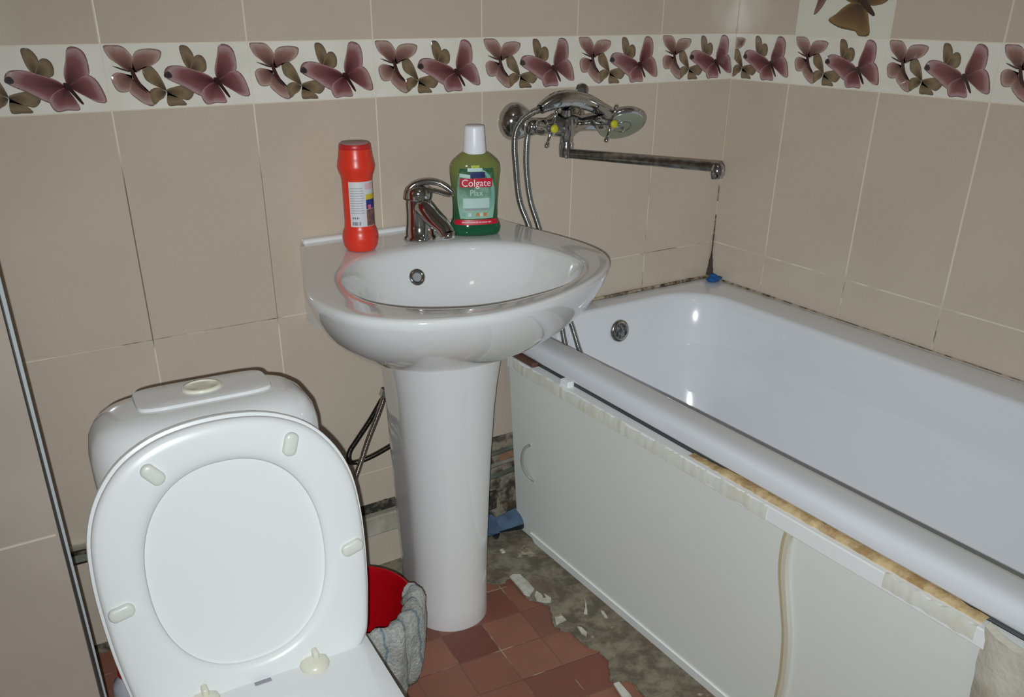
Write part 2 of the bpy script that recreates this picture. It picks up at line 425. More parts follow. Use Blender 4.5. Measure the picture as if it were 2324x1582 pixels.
# ---------------------------------------------------------------- butterfly border
def P_(s): return [tuple(float(q) for q in p.split(',')) for p in s.split()]
ROSE_D, ROSE_M, ROSE_L = srgb(56, 14, 22), srgb(134, 84, 86), srgb(178, 146, 146)
PINK_D, PINK_M, PINK_L = srgb(62, 30, 28), srgb(148, 112, 102), srgb(182, 158, 148)
OLI_D, OLI_M, OLI_L = srgb(60, 48, 36), srgb(136, 116, 88), srgb(118, 102, 82)
WINGS = [  # outline in border-crop pixels, wing root, colours (root, middle, rim)
 ('680,310 735,302 790,305 828,335 858,390 850,440 805,470 752,425 705,385', (835, 480), PINK_D, PINK_M, PINK_L),
 ('850,400 880,340 950,322 1020,326 1045,345 1025,395 975,432 925,440 870,480', (840, 480), PINK_D, PINK_M, PINK_L),
 ('700,510 745,480 800,500 835,540 820,590 785,612 735,612 708,575', (830, 500), PINK_D, PINK_M, PINK_L),
 ('815,560 850,525 885,560 915,610 965,655 940,708 890,698 845,665 800,615', (845, 510), PINK_D, PINK_M, PINK_L),
 ('905,450 950,430 985,460 1015,510 1042,600 990,580 925,540 905,500', (1040, 605), OLI_D, OLI_M, OLI_L),
 ('1040,600 1085,580 1155,568 1190,590 1225,620 1185,668 1130,660 1060,640', (1042, 612), OLI_D, OLI_M, OLI_L),
 ('930,605 985,582 1035,612 1020,650 985,672 950,700 925,670', (1038, 610), OLI_D, OLI_M, OLI_L),
 ('1040,640 1095,650 1140,665 1165,703 1100,706 1040,706', (1045, 612), OLI_D, OLI_M, OLI_L),
 ('1168,305 1205,297 1235,318 1258,370 1240,430 1222,462 1190,430 1172,370', (1225, 462), OLI_D, OLI_M, OLI_L),
 ('1245,395 1275,362 1312,365 1336,405 1330,462 1290,480 1222,462', (1228, 460), OLI_D, OLI_M, OLI_L),
 ('1040,492 1072,440 1160,434 1265,466 1340,496 1378,536 1365,600 1310,650 1235,625 1150,572 1065,528', (1385, 540), ROSE_D, ROSE_M, ROSE_L),
 ('1280,600 1372,545 1412,585 1446,655 1440,690 1370,690 1305,700 1275,655', (1388, 545), ROSE_D, ROSE_M, ROSE_L),
 ('1400,530 1388,460 1415,370 1440,292 1500,290 1540,335 1548,430 1528,475 1450,525', (1402, 530), ROSE_D, ROSE_M, ROSE_L),
 ('1408,535 1455,500 1530,460 1590,510 1622,632 1560,638 1495,600 1445,570', (1405, 535), ROSE_D, ROSE_M, ROSE_L),
 ('1372,520 1400,515 1430,560 1475,640 1462,648 1420,590', (1400, 530), srgb(48, 24, 28), srgb(48, 24, 28), srgb(60, 34, 36)),
 ('820,455 845,460 870,530 912,612 900,612 850,560', (842, 490), srgb(66, 36, 34), srgb(66, 36, 34), srgb(80, 50, 46)),
 ('715,438 760,448 815,470 812,478 755,458', (800, 470), srgb(70, 50, 48), srgb(70, 50, 48), srgb(80, 60, 56)),
 ('1040,492 1070,470 1095,498 1082,520 1045,515', (1070, 495), srgb(48, 44, 46), srgb(60, 54, 54), srgb(80, 70, 70)),
]
def uv_of(x, y):
    u = (x-665)/975.0; yt = 300-.03*(x-665); yb = 738-.046*(x-665)
    return u, 1-(y-yt)/(yb-yt)
def clip_u(poly, umin):
    out = []
    for i in range(len(poly)):
        a, b = poly[i], poly[(i+1) % len(poly)]
        if a[0] >= umin: out.append(a)
        if (a[0] >= umin) != (b[0] >= umin):
            t = (umin-a[0])/(b[0]-a[0]); out.append((umin, a[1]+t*(b[1]-a[1])))
    return out
def wing(bm, lay, outline, root, cols, tomap, depth, rnd):
    """one printed wing: fan of three rings from the root; slightly raised glaze"""
    n = len(outline); rd, md, lt = cols
    cx = sum(p[0] for p in outline)/n; cy = sum(p[1] for p in outline)/n
    lev = [(0.0, rd), (.35, tuple(rd[i]*.55+md[i]*.45 for i in range(4))), (.7, md), (.93, lt), (1.0, tuple(.55*c_ for c_ in md[:3])+(1,))]
    rings = []
    for t, c_ in lev[1:]:
        row = []
        for i, p in enumerate(outline):
            j = 1+(rnd.random()-.5)*.05 if t < 1 else 1
            h = depth if t < 1 else depth*.35
            v = bm.verts.new(tomap(root[0]+(p[0]-root[0])*t*j, root[1]+(p[1]-root[1])*t*j, h)); v[lay] = c_
            row.append(v)
        rings.append(row)
    rv = bm.verts.new(tomap(root[0], root[1], depth)); rv[lay] = rd
    for i in range(n):
        bm.faces.new((rv, rings[0][i], rings[0][(i+1) % n]))
    for a, b in zip(rings, rings[1:]):
        for i in range(n): bm.faces.new((a[i], a[(i+1) % n], b[(i+1) % n], b[i]))
def smooth2(poly):
    return [(p.x, p.y) for p in spline([(a[0], a[1], 0) for a in poly], 3, True)]
def border(name, tiles, tomap_fac):
    bm = B(); lay = bm.verts.layers.float_color.new('ink'); rnd = random.Random(3)
    for k, umin in tiles:
        for wi, (s_, root, *cols) in enumerate(WINGS):
            o = [uv_of(*p) for p in P_(s_)]; o = smooth2(o)
            if umin > 0:
                o = clip_u(o, umin)
                if len(o) < 3: continue
            o = [(min(max(p[0], .004), .997), min(max(p[1], .008), .992)) for p in o]
            r = uv_of(*root)
            if r[0] < umin: r = (sum(p[0] for p in o)/len(o), sum(p[1] for p in o)/len(o))
            wing(bm, lay, o, r, cols, tomap_fac(k), .0007+.00006*wi, rnd)
    o = link(name, bm, M['ink'], None, 0); return o
def back_map(k): return lambda u, v, h: Vector((-(k+1)*TW+u*TW, -.0012-h, ZB+.0005+v*(ZT-ZB-.001)))
def right_map(k): return lambda u, v, h: Vector((-.0012-h, -.188+TW-k*TW-u*TW, ZB+.0005+v*(ZT-ZB-.001)))
bm = B()
for k in range(7): box(bm, -(k+1)*TW+.0008, -k*TW-.0008, -.0014, .001, ZB+.0008, ZT-.0008)
t1 = struct('trim_3', bm, M['border_ground'])
o = border('butterfly_print', [(k, 0) for k in range(7)], back_map); o.parent = t1; o['kind'] = 'structure'
bm = B(); box(bm, -.0014, .001, -.1872, -.0015, ZB+.0008, ZT-.0008)
for k in range(5): box(bm, -.0014, .001, -.188-(k+1)*TW+.0008, -.188-k*TW-.0008, ZB+.0008, ZT-.0008)
t2 = struct('trim_4', bm, M['border_ground'])
o = border('butterfly_print', [(0, .26)]+[(k, 0) for k in range(1, 6)], right_map); o.parent = t2; o['kind'] = 'structure'
# large decor tile with a brown butterfly above the border
bm = B(); box(bm, -.0014, .001, -.4372, -.1888, ZT+.0008, ZT+.421)
t3 = struct('trim_5', bm, M['decor_ground'])
bm = B(); lay = bm.verts.layers.float_color.new('ink'); rnd = random.Random(5)
BRD, BRM, BRL = srgb(58, 34, 26), srgb(112, 84, 52), srgb(134, 108, 66)
def dmap(u, v, h): return Vector((-.0014-h, u, v))
BIG = [  # (y, z) world
 ([(-.275, 1.250), (-.293, 1.263), (-.318, 1.281), (-.350, 1.290), (-.372, 1.272), (-.382, 1.248), (-.388, 1.222), (-.362, 1.220), (-.352, 1.228), (-.335, 1.231), (-.305, 1.236)], (-.352, 1.284), BRD, BRM, BRL),
 ([(-.345, 1.285), (-.352, 1.318), (-.385, 1.345), (-.425, 1.345), (-.432, 1.310), (-.420, 1.290), (-.400, 1.281), (-.375, 1.280)], (-.350, 1.286), BRD, BRM, BRL),
 ([(-.348, 1.290), (-.330, 1.330), (-.300, 1.355), (-.285, 1.330), (-.300, 1.300), (-.330, 1.285)], (-.350, 1.288), BRD, BRM, BRL),
 ([(-.345, 1.292), (-.360, 1.296), (-.392, 1.266), (-.388, 1.260), (-.362, 1.276)], (-.36, 1.284), srgb(50, 28, 22), srgb(50, 28, 22), srgb(60, 38, 30)),
 ([(-.232, 1.262), (-.245, 1.268), (-.262, 1.292), (-.268, 1.32), (-.240, 1.33), (-.238, 1.29)], (-.255, 1.32), PINK_D, srgb(120, 84, 82), srgb(140, 106, 100)),
]
for i, (o_, r_, *c_) in enumerate(BIG):
    wing(bm, lay, smooth2(o_), r_, c_, dmap, .0006+.0001*i, rnd)
o = link('butterfly_print', bm, M['ink'], t3, 0); o['kind'] = 'structure'

# ---------------------------------------------------------------- dirty screed strip beside the bath, chips
bm = B()
edge = [(-1.20, -.005), (-1.19, -.05), (-1.1, -.075), (-1.0, -.09), (-.93, -.15), (-.878, -.212), (-.841, -.239), (-.817, -.232), (-.824, -.307), (-.815, -.338), (-.798, -.378), (-.825, -.438), (-.809, -.48), (-.810, -.523), (-.796, -.554), (-.793, -.581), (-.809, -.616), (-.830, -.639), (-.817, -.655), (-.795, -.668), (-.80, -.74), (-.83, -.80), (-.80, -.9), (-.82, -1.0), (-.84, -1.2), (-.82, -1.6)]
pl = [Vector((p.x+random.uniform(-.004, .004), p.y, 0)) for p in spline([(a, b, 0) for a, b in edge], 5)]
pl += [Vector((-.02, -1.6, 0)), Vector((-.02, -.005, 0))]
vs = [bm.verts.new((p.x, p.y, .004)) for p in pl]; f = bm.faces.new(vs)
vb = [bm.verts.new((p.x, p.y, -.001)) for p in pl]
for i in range(len(vs)): bm.faces.new((vs[i], vs[(i+1) % len(vs)], vb[(i+1) % len(vs)], vb[i]))
struct('screed_strip', bm, M['screed'])
def chip(pts, z, lab, h=.004):
    b_ = B(); prism(b_, [Vector((x, y, .0042)) for x, y in pts], (0, 0, h))
    return tag(link('plaster_chip', b_, M['chip'], None, 0), lab, 'plaster chip', 'plaster chips on the floor')
chip([(-.816, -.231), (-.804, -.227), (-.789, -.237), (-.789, -.269), (-.792, -.304), (-.816, -.320), (-.824, -.307), (-.819, -.271)], 0, 'longest white plaster flake on the floor, right of the pedestal foot')
chip([(-.807, -.326), (-.793, -.314), (-.790, -.330), (-.794, -.345), (-.788, -.348), (-.783, -.332), (-.778, -.354), (-.787, -.366), (-.802, -.356), (-.812, -.343)], 0, 'notched white plaster flake touching the near end of the longest flake')
chip([(-.812, -.416), (-.806, -.420), (-.795, -.422), (-.795, -.438), (-.810, -.438), (-.824, -.439)], 0, 'triangular white plaster bit where the red tiles meet the grey screed')
chip([(-.788, -.471), (-.7815, -.479), (-.782, -.499), (-.790, -.5076), (-.793, -.4925)], 0, 'small white plaster bit on the bare screed, nearest the camera side of the triangular bit')
chip([(-.710, -.396), (-.722, -.4185), (-.740, -.446), (-.7456, -.4405), (-.7296, -.4238)], 0, 'thin upright plaster sliver in the middle of the grey screed')
chip([(-.707, -.452), (-.703, -.460), (-.7095, -.482), (-.7137, -.477), (-.711, -.462)], 0, 'tiny curved plaster sliver closest to the bath panel foot')
chip([(-.834, -.657), (-.821, -.659), (-.825, -.70), (-.836, -.74), (-.848, -.735), (-.842, -.69)], 0, 'long cream plaster sliver on the red tile at the bottom of the picture')
chip([(-.775, -.119), (-.7656, -.120), (-.768, -.135), (-.777, -.133)], 0, 'tiny white plaster crumb in front of the blue-grey drain pipe')

# ---------------------------------------------------------------- pipes behind the fixtures
bm = B(); tube(bm, [Vector((-1.735, -.012, .288)), Vector((-1.35, -.012, .262))], .008, 14)
tag(link('water_pipe', bm, M['pipe_beige'], None, 60), 'thin dirty-white pipe along the back wall left of the toilet, upper of two', 'pipe', 'water pipes along the back wall')
bm = B(); tube(bm, [Vector((-1.735, -.014, .262)), Vector((-1.35, -.014, .238))], .010, 14)
tag(link('water_pipe', bm, M['pipe_grey'], None, 60), 'grey pipe along the back wall left of the toilet, lower of two', 'pipe', 'water pipes along the back wall')
t = thing('drain_pipe', 'blue-grey plastic drain pipe lying along the wall foot behind the pedestal', 'pipe', (0, 0, 0))
bm = B(); tube(bm, [Vector((-.93, -.051, .036)), Vector((-.675, -.058, .036))], .030, 24); link('pipe_run', bm, M['pipe_blue'], t, 60)
bm = B(); tube(bm, [Vector((-.80, -.0546, .036)), Vector((-.755, -.0559, .036))], .034, 24); link('socket', bm, M['pipe_blue'], t, 60)
for zz, r_, lab, mt in ((.232, .011, 'upper grey-green pipe running behind the bath panel from the pedestal', 'pipe_grey'), (.196, .009, 'middle pale pipe running behind the bath panel from the pedestal', 'pipe_beige'), (.165, .011, 'lowest grey-green pipe running behind the bath panel above the orange plaster', 'pipe_grey')):
    bm = B(); tube(bm, [Vector((-1.0, -.02, zz-.012)), Vector((-.3, -.022, zz+.02))], r_, 14)
    tag(link('water_pipe', bm, M[mt], None, 60), lab, 'pipe', 'water pipes along the back wall')
bm = B(); box(bm, -.775, -.705, .006, .02, .045, .10); box(bm, -.76, -.72, -.008, .014, .055, .09, .002)
struct('wall_hole', bm, M['gap_dark'], parent=wb)  # solid dark block standing in for the hole

# ---------------------------------------------------------------- toilet
HX, HY, RT = -1.546, -.688, math.radians(-3.4)
toilet = thing('toilet', 'white close-coupled toilet with raised seat and lid, left of the wash basin', 'toilet', (HX, HY, 0), RT)
# tank (local: u right, v towards the wall)
TC = .175
bm = B(); rings = []
for z, w, d in ((.375, .135, .070), (.385, .145, .078), (.45, .152, .083), (.60, .162, .087), (.68, .1655, .0885), (.715, .165, .088), (.738, .160, .085), (.754, .150, .078), (.764, .136, .069), (.770, .118, .056), (.773, .098, .042), (.774, .05, .02)):
    rings.append(sup(.004, TC, z, w*.965, d, 3.0, 72))
loft(bm, rings); tank = link('tank', bm, M['porcelain'], toilet, 60)
bm = B(); rings = []
for k, z in ((1.0, .768), (1.0, .7755), (.985, .7775), (.95, .7782), (.5, .7784)):
    rings.append(sup(.009, TC+.012, z, .094*k, .041*(k if k > .9 else k), 5.5, 64))
loft(bm, rings); link('lid_pad', bm, M['porcelain'], tank, 40)
bm = B(); loft(bm, [sup(.009, TC+.016, z, .0275*k, .0215*k, 2, 40) for k, z in ((1.04, .778), (1.04, .7805), (.98, .7822), (.86, .7824), (.80, .7806), (.3, .7802))])
link('flush_button', bm, M['cream_plastic'], tank, 50)
# bowl
bm = B(); rings = []
def bowl_ring(z, k, back, front, w):
    out = []
    for i in range(64):
        a = 2*PI*i/64; ca, sa = math.cos(a), math.sin(a)
        if sa >= 0: x = w*math.copysign(abs(ca)**(2/5.5), ca); y = -.18+(back+.18)*abs(sa)**(2/5.5)
        else: x = w*ca; y = -.18+(front+.18)*sa*(-1)*1.0
        out.append(Vector((x+.003, y, z)))
    return out
for z, back, front, w in ((0, .11, -.29, .105), (.03, .11, -.28, .10), (.12, .10, -.25, .095), (.22, .12, -.30, .12), (.30, .22, -.37, .155), (.35, .255, -.415, .166), (.378, .262, -.430, .169), (.389, .260, -.427, .166), (.391, .255, -.418, .158)):
    rings.append(bowl_ring(z, 1, back, front, w))
def inner(z, k):
    return [Vector((.003+.122*k*math.cos(2*PI*i/64), -.215+.165*k*math.sin(2*PI*i/64), z)) for i in range(64)]
rings += [inner(.391, 1.06), inner(.389, 1.0), inner(.378, .965), inner(.33, .94), inner(.26, .78), inner(.20, .45), inner(.185, .2)]
loft(bm, rings); bowl = link('bowl', bm, M['porcelain'], toilet, 50)
bm = B(); box(bm, -.012, .012, -.013, -.006, .3905, .3925, .001); link('brand_mark', bm, M['print_grey'], bowl, 0)
# lid and seat ring stand in a leaning plane: (u, w) -> local xyz, w = height along the plane
SL = .18
def lp(u, z, off=0.0):   # off towards the camera
    nrm = Vector((0, -1, SL)).normalized()
    return Vector((u, (z-.40)*SL, z)) + nrm*off
half = [(0, .780), (.05, .776), (.092, .764), (.130, .741), (.160, .704), (.178, .660), (.1845, .610), (.1850, .555), (.181, .490), (.175, .440), (.168, .405), (.150, .383), (.120, .375), (.06, .373), (0, .372)]
out = half + [(-u, z) for u, z in reversed(half[1:-1])]
outl = [(p.x, p.y) for p in spline([(u, z, 0) for u, z in out], 4, True)]
CEN = (.0, .572)
def ringp(k_in, off, dz=0):   # outline inset by k_in metres
    r = []
    for u, z in outl:
        d = math.hypot(u-CEN[0], z-CEN[1]); s_ = (d-k_in)/d
        r.append(lp(CEN[0]+(u-CEN[0])*s_, CEN[1]+(z-CEN[1])*s_+dz, off))
    return r
# closed lid behind
bm = B()
loft(bm, [ringp(.004, -.030), ringp(-.001, -.026), ringp(-.002, -.018), ringp(-.001, -.014), ringp(.003, -.0125), ringp(.03, -.0135), ringp(.12, -.0135)], True, True)
lidp = link('lid', bm, M['seat_plastic'], toilet, 40)
# seat ring in front with a rounded oval opening
def hole(g, off):
    r = []
    for u, z in outl:
        a = math.atan2(z-CEN[1], u-CEN[0])
        rx, rz = .1215+g, (.148 if math.sin(a) > 0 else .152)+g
        ca, sa = math.cos(a), math.sin(a); e = 2.25
        q = (abs(ca/rx)**e+abs(sa/rz)**e)**(-1/e)
        r.append(lp(CEN[0]+ca*q, CEN[1]+sa*q, off))
    return r
bm = B()
rs = [hole(.002, -.0125), hole(.0, -.008), hole(.003, -.003), hole(.010, .0008), hole(.018, .002), ringp(.020, .002), ringp(.010, .0005), ringp(.004, -.003), ringp(.003, -.010), ringp(.006, -.0125)]
vs = loft(bm, rs, False, False)
n = len(outl)
for i in range(n): bm.faces.new((vs[-1][i], vs[-1][(i+1) % n], vs[0][(i+1) % n], vs[0][i]))
seat = link('seat', bm, M['seat_plastic'], toilet, 60)
def capsule(u, z, ang):
    b_ = B(); rs_ = []
    for k, h in ((1.0, 0), (1.0, .003), (.94, .0052), (.8, .0066), (.5, .0074), (.15, .0077)):
        r = []
        for i in range(32):
            a = 2*PI*i/32; ca, sa = math.cos(a), math.sin(a)
            x = (.0085+math.copysign(0, ca))*ca*k + math.copysign(.0085, ca)*(k*.5+.5); y = .0098*sa*k
            r.append(lp(u+x*math.cos(ang)-y*math.sin(ang), z+x*math.sin(ang)+y*math.cos(ang), .0015+h))
        rs_.append(r)
    loft(b_, rs_); return link('bumper', b_, M['bumper'], seat, 60)
capsule(-.088, .726, math.radians(-50)); capsule(.094, .726, math.radians(70)); capsule(-.160, .552, math.radians(10)); capsule(.160, .552, math.radians(14))
for u in (-.083, .077):
    b_ = B(); loft(b_, [circ((u, -.010), r, z, 28) for r, z in ((.0215, .389), (.022, .393), (.020, .398), (.013, .402), (.004, .4035))])
    box(b_, u-.001, u+.008, -.014, .004, .395, .414, .003); link('hinge', b_, M['cream_plastic'], toilet, 50)
bm = B(); tube(bm, [Vector((-.10, .006, .392)), Vector((.10, .006, .392))], .005, 12); link('hinge_rod', bm, M['seat_plastic'], toilet, 60)

# ---------------------------------------------------------------- wash basin with pedestal
sink = thing('wash_basin', 'white ceramic pedestal wash basin fixed to the tiled wall', 'wash basin', (0, 0, 0))
ZS = .840
rim = spline([(a, b, 0) for a, b in [(-1.205, -.06), (-1.238, -.15), (-1.275, -.25), (-1.300, -.33), (-1.306, -.40), (-1.284, -.485), (-1.225, -.552), (-1.143, -.588), (-1.066, -.597), (-.966, -.580), (-.853, -.534), (-.765, -.475), (-.712, -.410), (-.692, -.33), (-.694, -.24), (-.704, -.15), (-.712, -.06)]], 6)
rim = [Vector((-1.188, -.001, 0)), Vector((-1.19, -.02, 0))] + rim + [Vector((-.714, -.02, 0)), Vector((-.714, -.001, 0))]
rim += [Vector((-.714+(-1.188+.714)*i/14, -.001, 0)) for i in range(1, 14)]
NR = 96
def resamp(pl, c, n=NR):
    """radius by angle about c for a star-shaped closed outline"""
    out = []
    for i in range(n):
        a = 2*PI*i/n; d = Vector((math.cos(a), math.sin(a))); best = None
        for j in range(len(pl)):
            p, q = pl[j]-c, pl[(j+1) % len(pl)]-c
            ex, ey = q.x-p.x, q.y-p.y; den = d.x*ey-d.y*ex
            if abs(den) < 1e-12: continue
            t = (p.x*ey-p.y*ex)/den; s_ = (p.x*d.y-p.y*d.x)/den
            if t > 0 and -1e-6 <= s_ <= 1+1e-6 and (best is None or t > best): best = t
        out.append(c+Vector((d.x*best, d.y*best, 0)))
    return out
CS = Vector((-1.0, -.28, 0))
O = resamp(rim, CS)
# sharpen the two wall corners by snapping the nearest samples
for cx in (-1.188, -.714):
    j = min(range(NR), key=lambda i: (O[i]-Vector((cx, -.001, 0))).length); O[j] = Vector((cx, -.001, 0))
bo = spline([(a, b, 0) for a, b in [(-1.150, -.197), (-1.065, -.161), (-.950, -.160), (-.861, -.188), (-.800, -.255), (-.782, -.345), (-.797, -.437), (-.886, -.512), (-.985, -.538), (-1.073, -.540), (-1.138, -.515), (-1.195, -.470), (-1.226, -.400), (-1.215, -.285)]], 8, True)
Bo = resamp(bo, CS)
PC = Vector((-.995, -.252, 0)); NB = [PC+Vector((.120*math.cos(2*PI*i/NR), .105*math.sin(2*PI*i/NR), 0)) for i in range(NR)]
bm = B(); rings = []
rings.append([Vector((p.x, p.y, .657)) for p in [PC+(q-PC)*.9 for q in NB]])
prof = [(1.0, .660), (.93, .663), (.84, .668), (.72, .677), (.58, .691), (.43, .710), (.29, .733), (.17, .759), (.09, .784), (.04, .805), (.012, .821)]
for b_, z in prof:
    row = []
    for o_, nb in zip(O, NB):
        w = ss(-.16, -.03, o_.y)
        bb = b_*(1-w)+w*(1.0 if z < .665 else (.55 if z < .669 else 0.0))
        row.append(Vector((o_.x+(nb.x-o_.x)*bb, min(o_.y+(nb.y-o_.y)*bb, -.001), z)))
    rings.append(row)
def lerpring(t, z, zf=None):
    return [Vector((o_.x+(b_.x-o_.x)*t, min(o_.y+(b_.y-o_.y)*t, -.001), z)) for o_, b_ in zip(O, Bo)]
rings += [lerpring(0, .830), lerpring(.015, .836), lerpring(.05, .8395), lerpring(.12, .8405), lerpring(.35, .8400), lerpring(.62, .8392), lerpring(.85, .8380), lerpring(.95, .8355), lerpring(1.0, .8300)]
DC = Vector((-.995, -.335, 0))
for k, z in ((.975, .820), (.94, .800), (.90, .780), (.84, .758), (.74, .736), (.60, .718), (.42, .706), (.22, .701), (.07, .699)):
    rings.append([Vector((DC.x+(b_.x-DC.x)*k, DC.y+(b_.y-DC.y)*k, z)) for b_ in Bo])
loft(bm, rings)
basin = link('basin', bm, M['porcelain'], sink, 50)
bm = B()   # raised ledge at the wall
box(bm, -1.186, -.716, -.022, -.001, .835, .848, .005, 3)
link('back_ledge', bm, M['porcelain'], basin, 40)
ON = Vector((-.15, -.90, .42))
bm = B(); torus(bm, (-1.022, -.198, .790), ON, .0125, .0042); ov = link('overflow_ring', bm, M['chrome'], sink, 180)
bm = B(); lathe_axis(bm, [(.0105, -.012), (.0105, -.001)], (-1.022, -.198, .790), ON, 24); link('overflow_hole', bm, M['print_grey'], ov, 0)
bm = B(); lathe_axis(bm, [(.022, 0), (.024, .002), (.018, .004), (.004, .003)], (DC.x, DC.y, .699), (0, 0, 1), 28); link('drain', bm, M['chrome'], sink, 50)
# pedestal: rounded front, slimmer recessed sides towards the wall
bm = B(); rings = []
for z, r, sw in ((0, .086, .86), (.004, .087, .86), (.05, .0855, .88), (.15, .0865, .92), (.30, .091, .95), (.42, .096, .95), (.52, .102, .93), (.58, .108, .92), (.62, .114, .92), (.664, .120, .92)):
    row = []
    for i in range(64):
        a = 2*PI*i/64; ca, sa = math.cos(a), math.sin(a)
        if sa <= .05: x, y = r*ca, r*sa
        else:         # rear half: pulled in, then run back
            t = ss(.05, .55, sa)
            x = r*ca*(1-t)+t*r*sw*math.copysign(abs(ca)**.35, ca); y = r*sa*(1-t)+t*(.085+.03*sa)
        row.append(Vector((PC.x+x, PC.y+y, z)))
    rings.append(row)
loft(bm, rings); link('pedestal', bm, M['porcelain'], sink, 60)

# basin tap
tap = thing('basin_tap', 'chrome single-lever mixer tap on the wash basin deck', 'tap', (-.962, -.098, .8405))
bm = B(); lathe(bm, [(.0335, 0), (.0335, .004), (.030, .007), (.0275, .030), (.0265, .050), (.0270, .070), (.0265, .080)], n=36); link('body', bm, M['chrome'], tap, 50)
bm = B(); sp = spline([(0, .000, .070), (.003, -.022, .063), (.008, -.044, .050), (.014, -.066, .038), (.017, -.080, .030), (.018, -.088, .022)], 6)
tube(bm, sp, .014, 20, rads=[.0225-.0070*min(i/(len(sp)-8), 1) for i in range(len(sp))]); sp_ = link('spout', bm, M['chrome'], tap, 60)
bm = B(); lathe_axis(bm, [(.0125, 0), (.0150, .003), (.0148, .010), (.0115, .013)], (.018, -.087, .026), (.06, -.25, -.95), 24); link('aerator', bm, M['chrome'], sp_, 50)
bm = B(); lathe(bm, [(.0265, .080), (.0285, .084), (.0285, .094), (.0265, .102), (.018, .108), (.006, .110)], n=36)
lv = link('lever_cap', bm, M['chrome'], tap, 50)
bm = B()
a_ = spline([(-.025, .002, .082), (-.022, -.002, .100), (-.008, -.008, .112), (.014, -.022, .117), (.034, -.036, .112), (.050, -.048, .099), (.053, -.051, .093)], 6)
tube(bm, a_, .0055, 14, rads=[.0085-.0040*i/(len(a_)-1) for i in range(len(a_))])
a_ = spline([(.014, -.018, .100), (.030, -.032, .096), (.044, -.044, .091), (.053, -.051, .093)], 6); tube(bm, a_, .0045, 12)
link('lever', bm, M['chrome'], lv, 60)
bm = B(); lathe_axis(bm, [(.004, 0), (.004, .0008)], (-.010, -.0275, .072), (-.3, -1, 0), 14); link('red_dot', bm, M['print_red'], tap, 0)

# ---------------------------------------------------------------- red cleanser bottle
rb = thing('cleanser_bottle', 'orange-red plastic cleanser bottle with white label, on the left of the basin deck', 'bottle', (-1.102, -.116, .8405), math.radians(0)); rb.scale = (1, 1, .895)
def rad_red(z):
    P = [(0, .0275), (.003, .0305), (.012, .0335), (.026, .0355), (.038, .0340), (.050, .0300), (.060, .0290), (.120, .0290), (.150, .0292), (.158, .0305), (.170, .0345), (.178, .0360), (.188, .0345), (.200, .0322), (.212, .0310), (.219, .0306)]
    for (a, r1), (b, r2) in zip(P, P[1:]):
        if a <= z <= b: return r1+(r2-r1)*ss(0, 1, (z-a)/(b-a))
    return P[-1][1]
bm = B(); lathe(bm, [(rad_red(z/400), z/400) for z in range(0, 88, 2)], n=48); link('body', bm, M['red_plastic'], rb, 50)
bm = B(); lathe(bm, [(.0300, .215), (.0304, .218), (.0302, .222), (.0292, .2245), (.026, .2250), (.024, .223), (.003, .2228)], n=48)
link('lid', bm, simple('deep_orange_red_lid', srgb(196, 40, 40), .35), rb, 50)
bm = B(); lathe(bm, [(.0255, .2226), (.0275, .2262), (.026, .2275), (.002, .2275)], n=40); link('lid_disc', bm, simple('dusty_pink_lid_top', srgb(176, 140, 138), .5), rb, 50)
# label patches wrapped on the body: angle 0 faces the camera
A0 = math.atan2(-1.69+.100, -1.771+1.096)
def wrap(name, a0, a1, z0, z1, mat, lift, parent, nseg=14, r=None):
    b_ = B(); rr = (r or .0292)+lift
    lo = [Vector((rr*math.cos(A0+math.radians(a0+(a1-a0)*i/nseg)), rr*math.sin(A0+math.radians(a0+(a1-a0)*i/nseg)), z0)) for i in range(nseg+1)]
    rows = [lo, [Vector((p.x, p.y, z1)) for p in lo]]
    ins = [[Vector((p.x*.985, p.y*.985, z)) for p in lo] for z in (z0, z1)]
    loft(b_, [ins[0], rows[0], rows[1], ins[1]], closed=False)
    return link(name, b_, mat, parent, 60)
lb = wrap('label', -34, 78, .055, .150, M['label_white'], .0004, rb)
wrap('colour_print', 30, 78, .112, .118, M['print_yellow'], .0008, lb)
wrap('colour_print', 30, 78, .118, .123, M['print_yellow'], .0008, lb)
wrap('colour_print', 30, 78, .092, .112, M['print_blue'], .0008, lb)
wrap('colour_print', 36, 52, .091, .101, M['print_pink'], .0011, lb)
wrap('colour_print', 30, 78, .056, .091, M['print_brown'], .0007, lb)
wrap('colour_print', 28, 70, .134, .146, M['print_palepink'], .0008, lb)
b_ = B()
for i in range(11):
    z = .136-.0052*i
    rr = .0292+.0006
    a1 = 24-random.random()*6
    pts = [Vector((rr*math.cos(A0+math.radians(a)), rr*math.sin(A0+math.radians(a)), z)) for a in (-30, -16, -2, 12, a1)]
    loft(b_, [pts, [p+Vector((0, 0, .0012)) for p in pts]], closed=False)
link('small_print', b_, M['print_grey'], lb, 0)
b_ = B()
for i in range(12):
    a = -26+i*2.6+random.random(); rr = .0292+.0007
    if 8 < i < 10: continue
    pts = [Vector((rr*math.cos(A0+math.radians(a+q)), rr*math.sin(A0+math.radians(a+q)), .0585)) for q in (0, .8+random.random()*.9)]
    loft(b_, [pts, [p+Vector((0, 0, .0075)) for p in pts]], closed=False)
for a, w in ((-24, 3), (-17, 4), (-8, 3), (-2, 2)):
    pts = [Vector((rr*math.cos(A0+math.radians(a+q)), rr*math.sin(A0+math.radians(a+q)), .072)) for q in (0, w)]
    loft(b_, [pts, [p+Vector((0, 0, .004)) for p in pts]], closed=False)
link('barcode', b_, M['print_dark'], lb, 0)

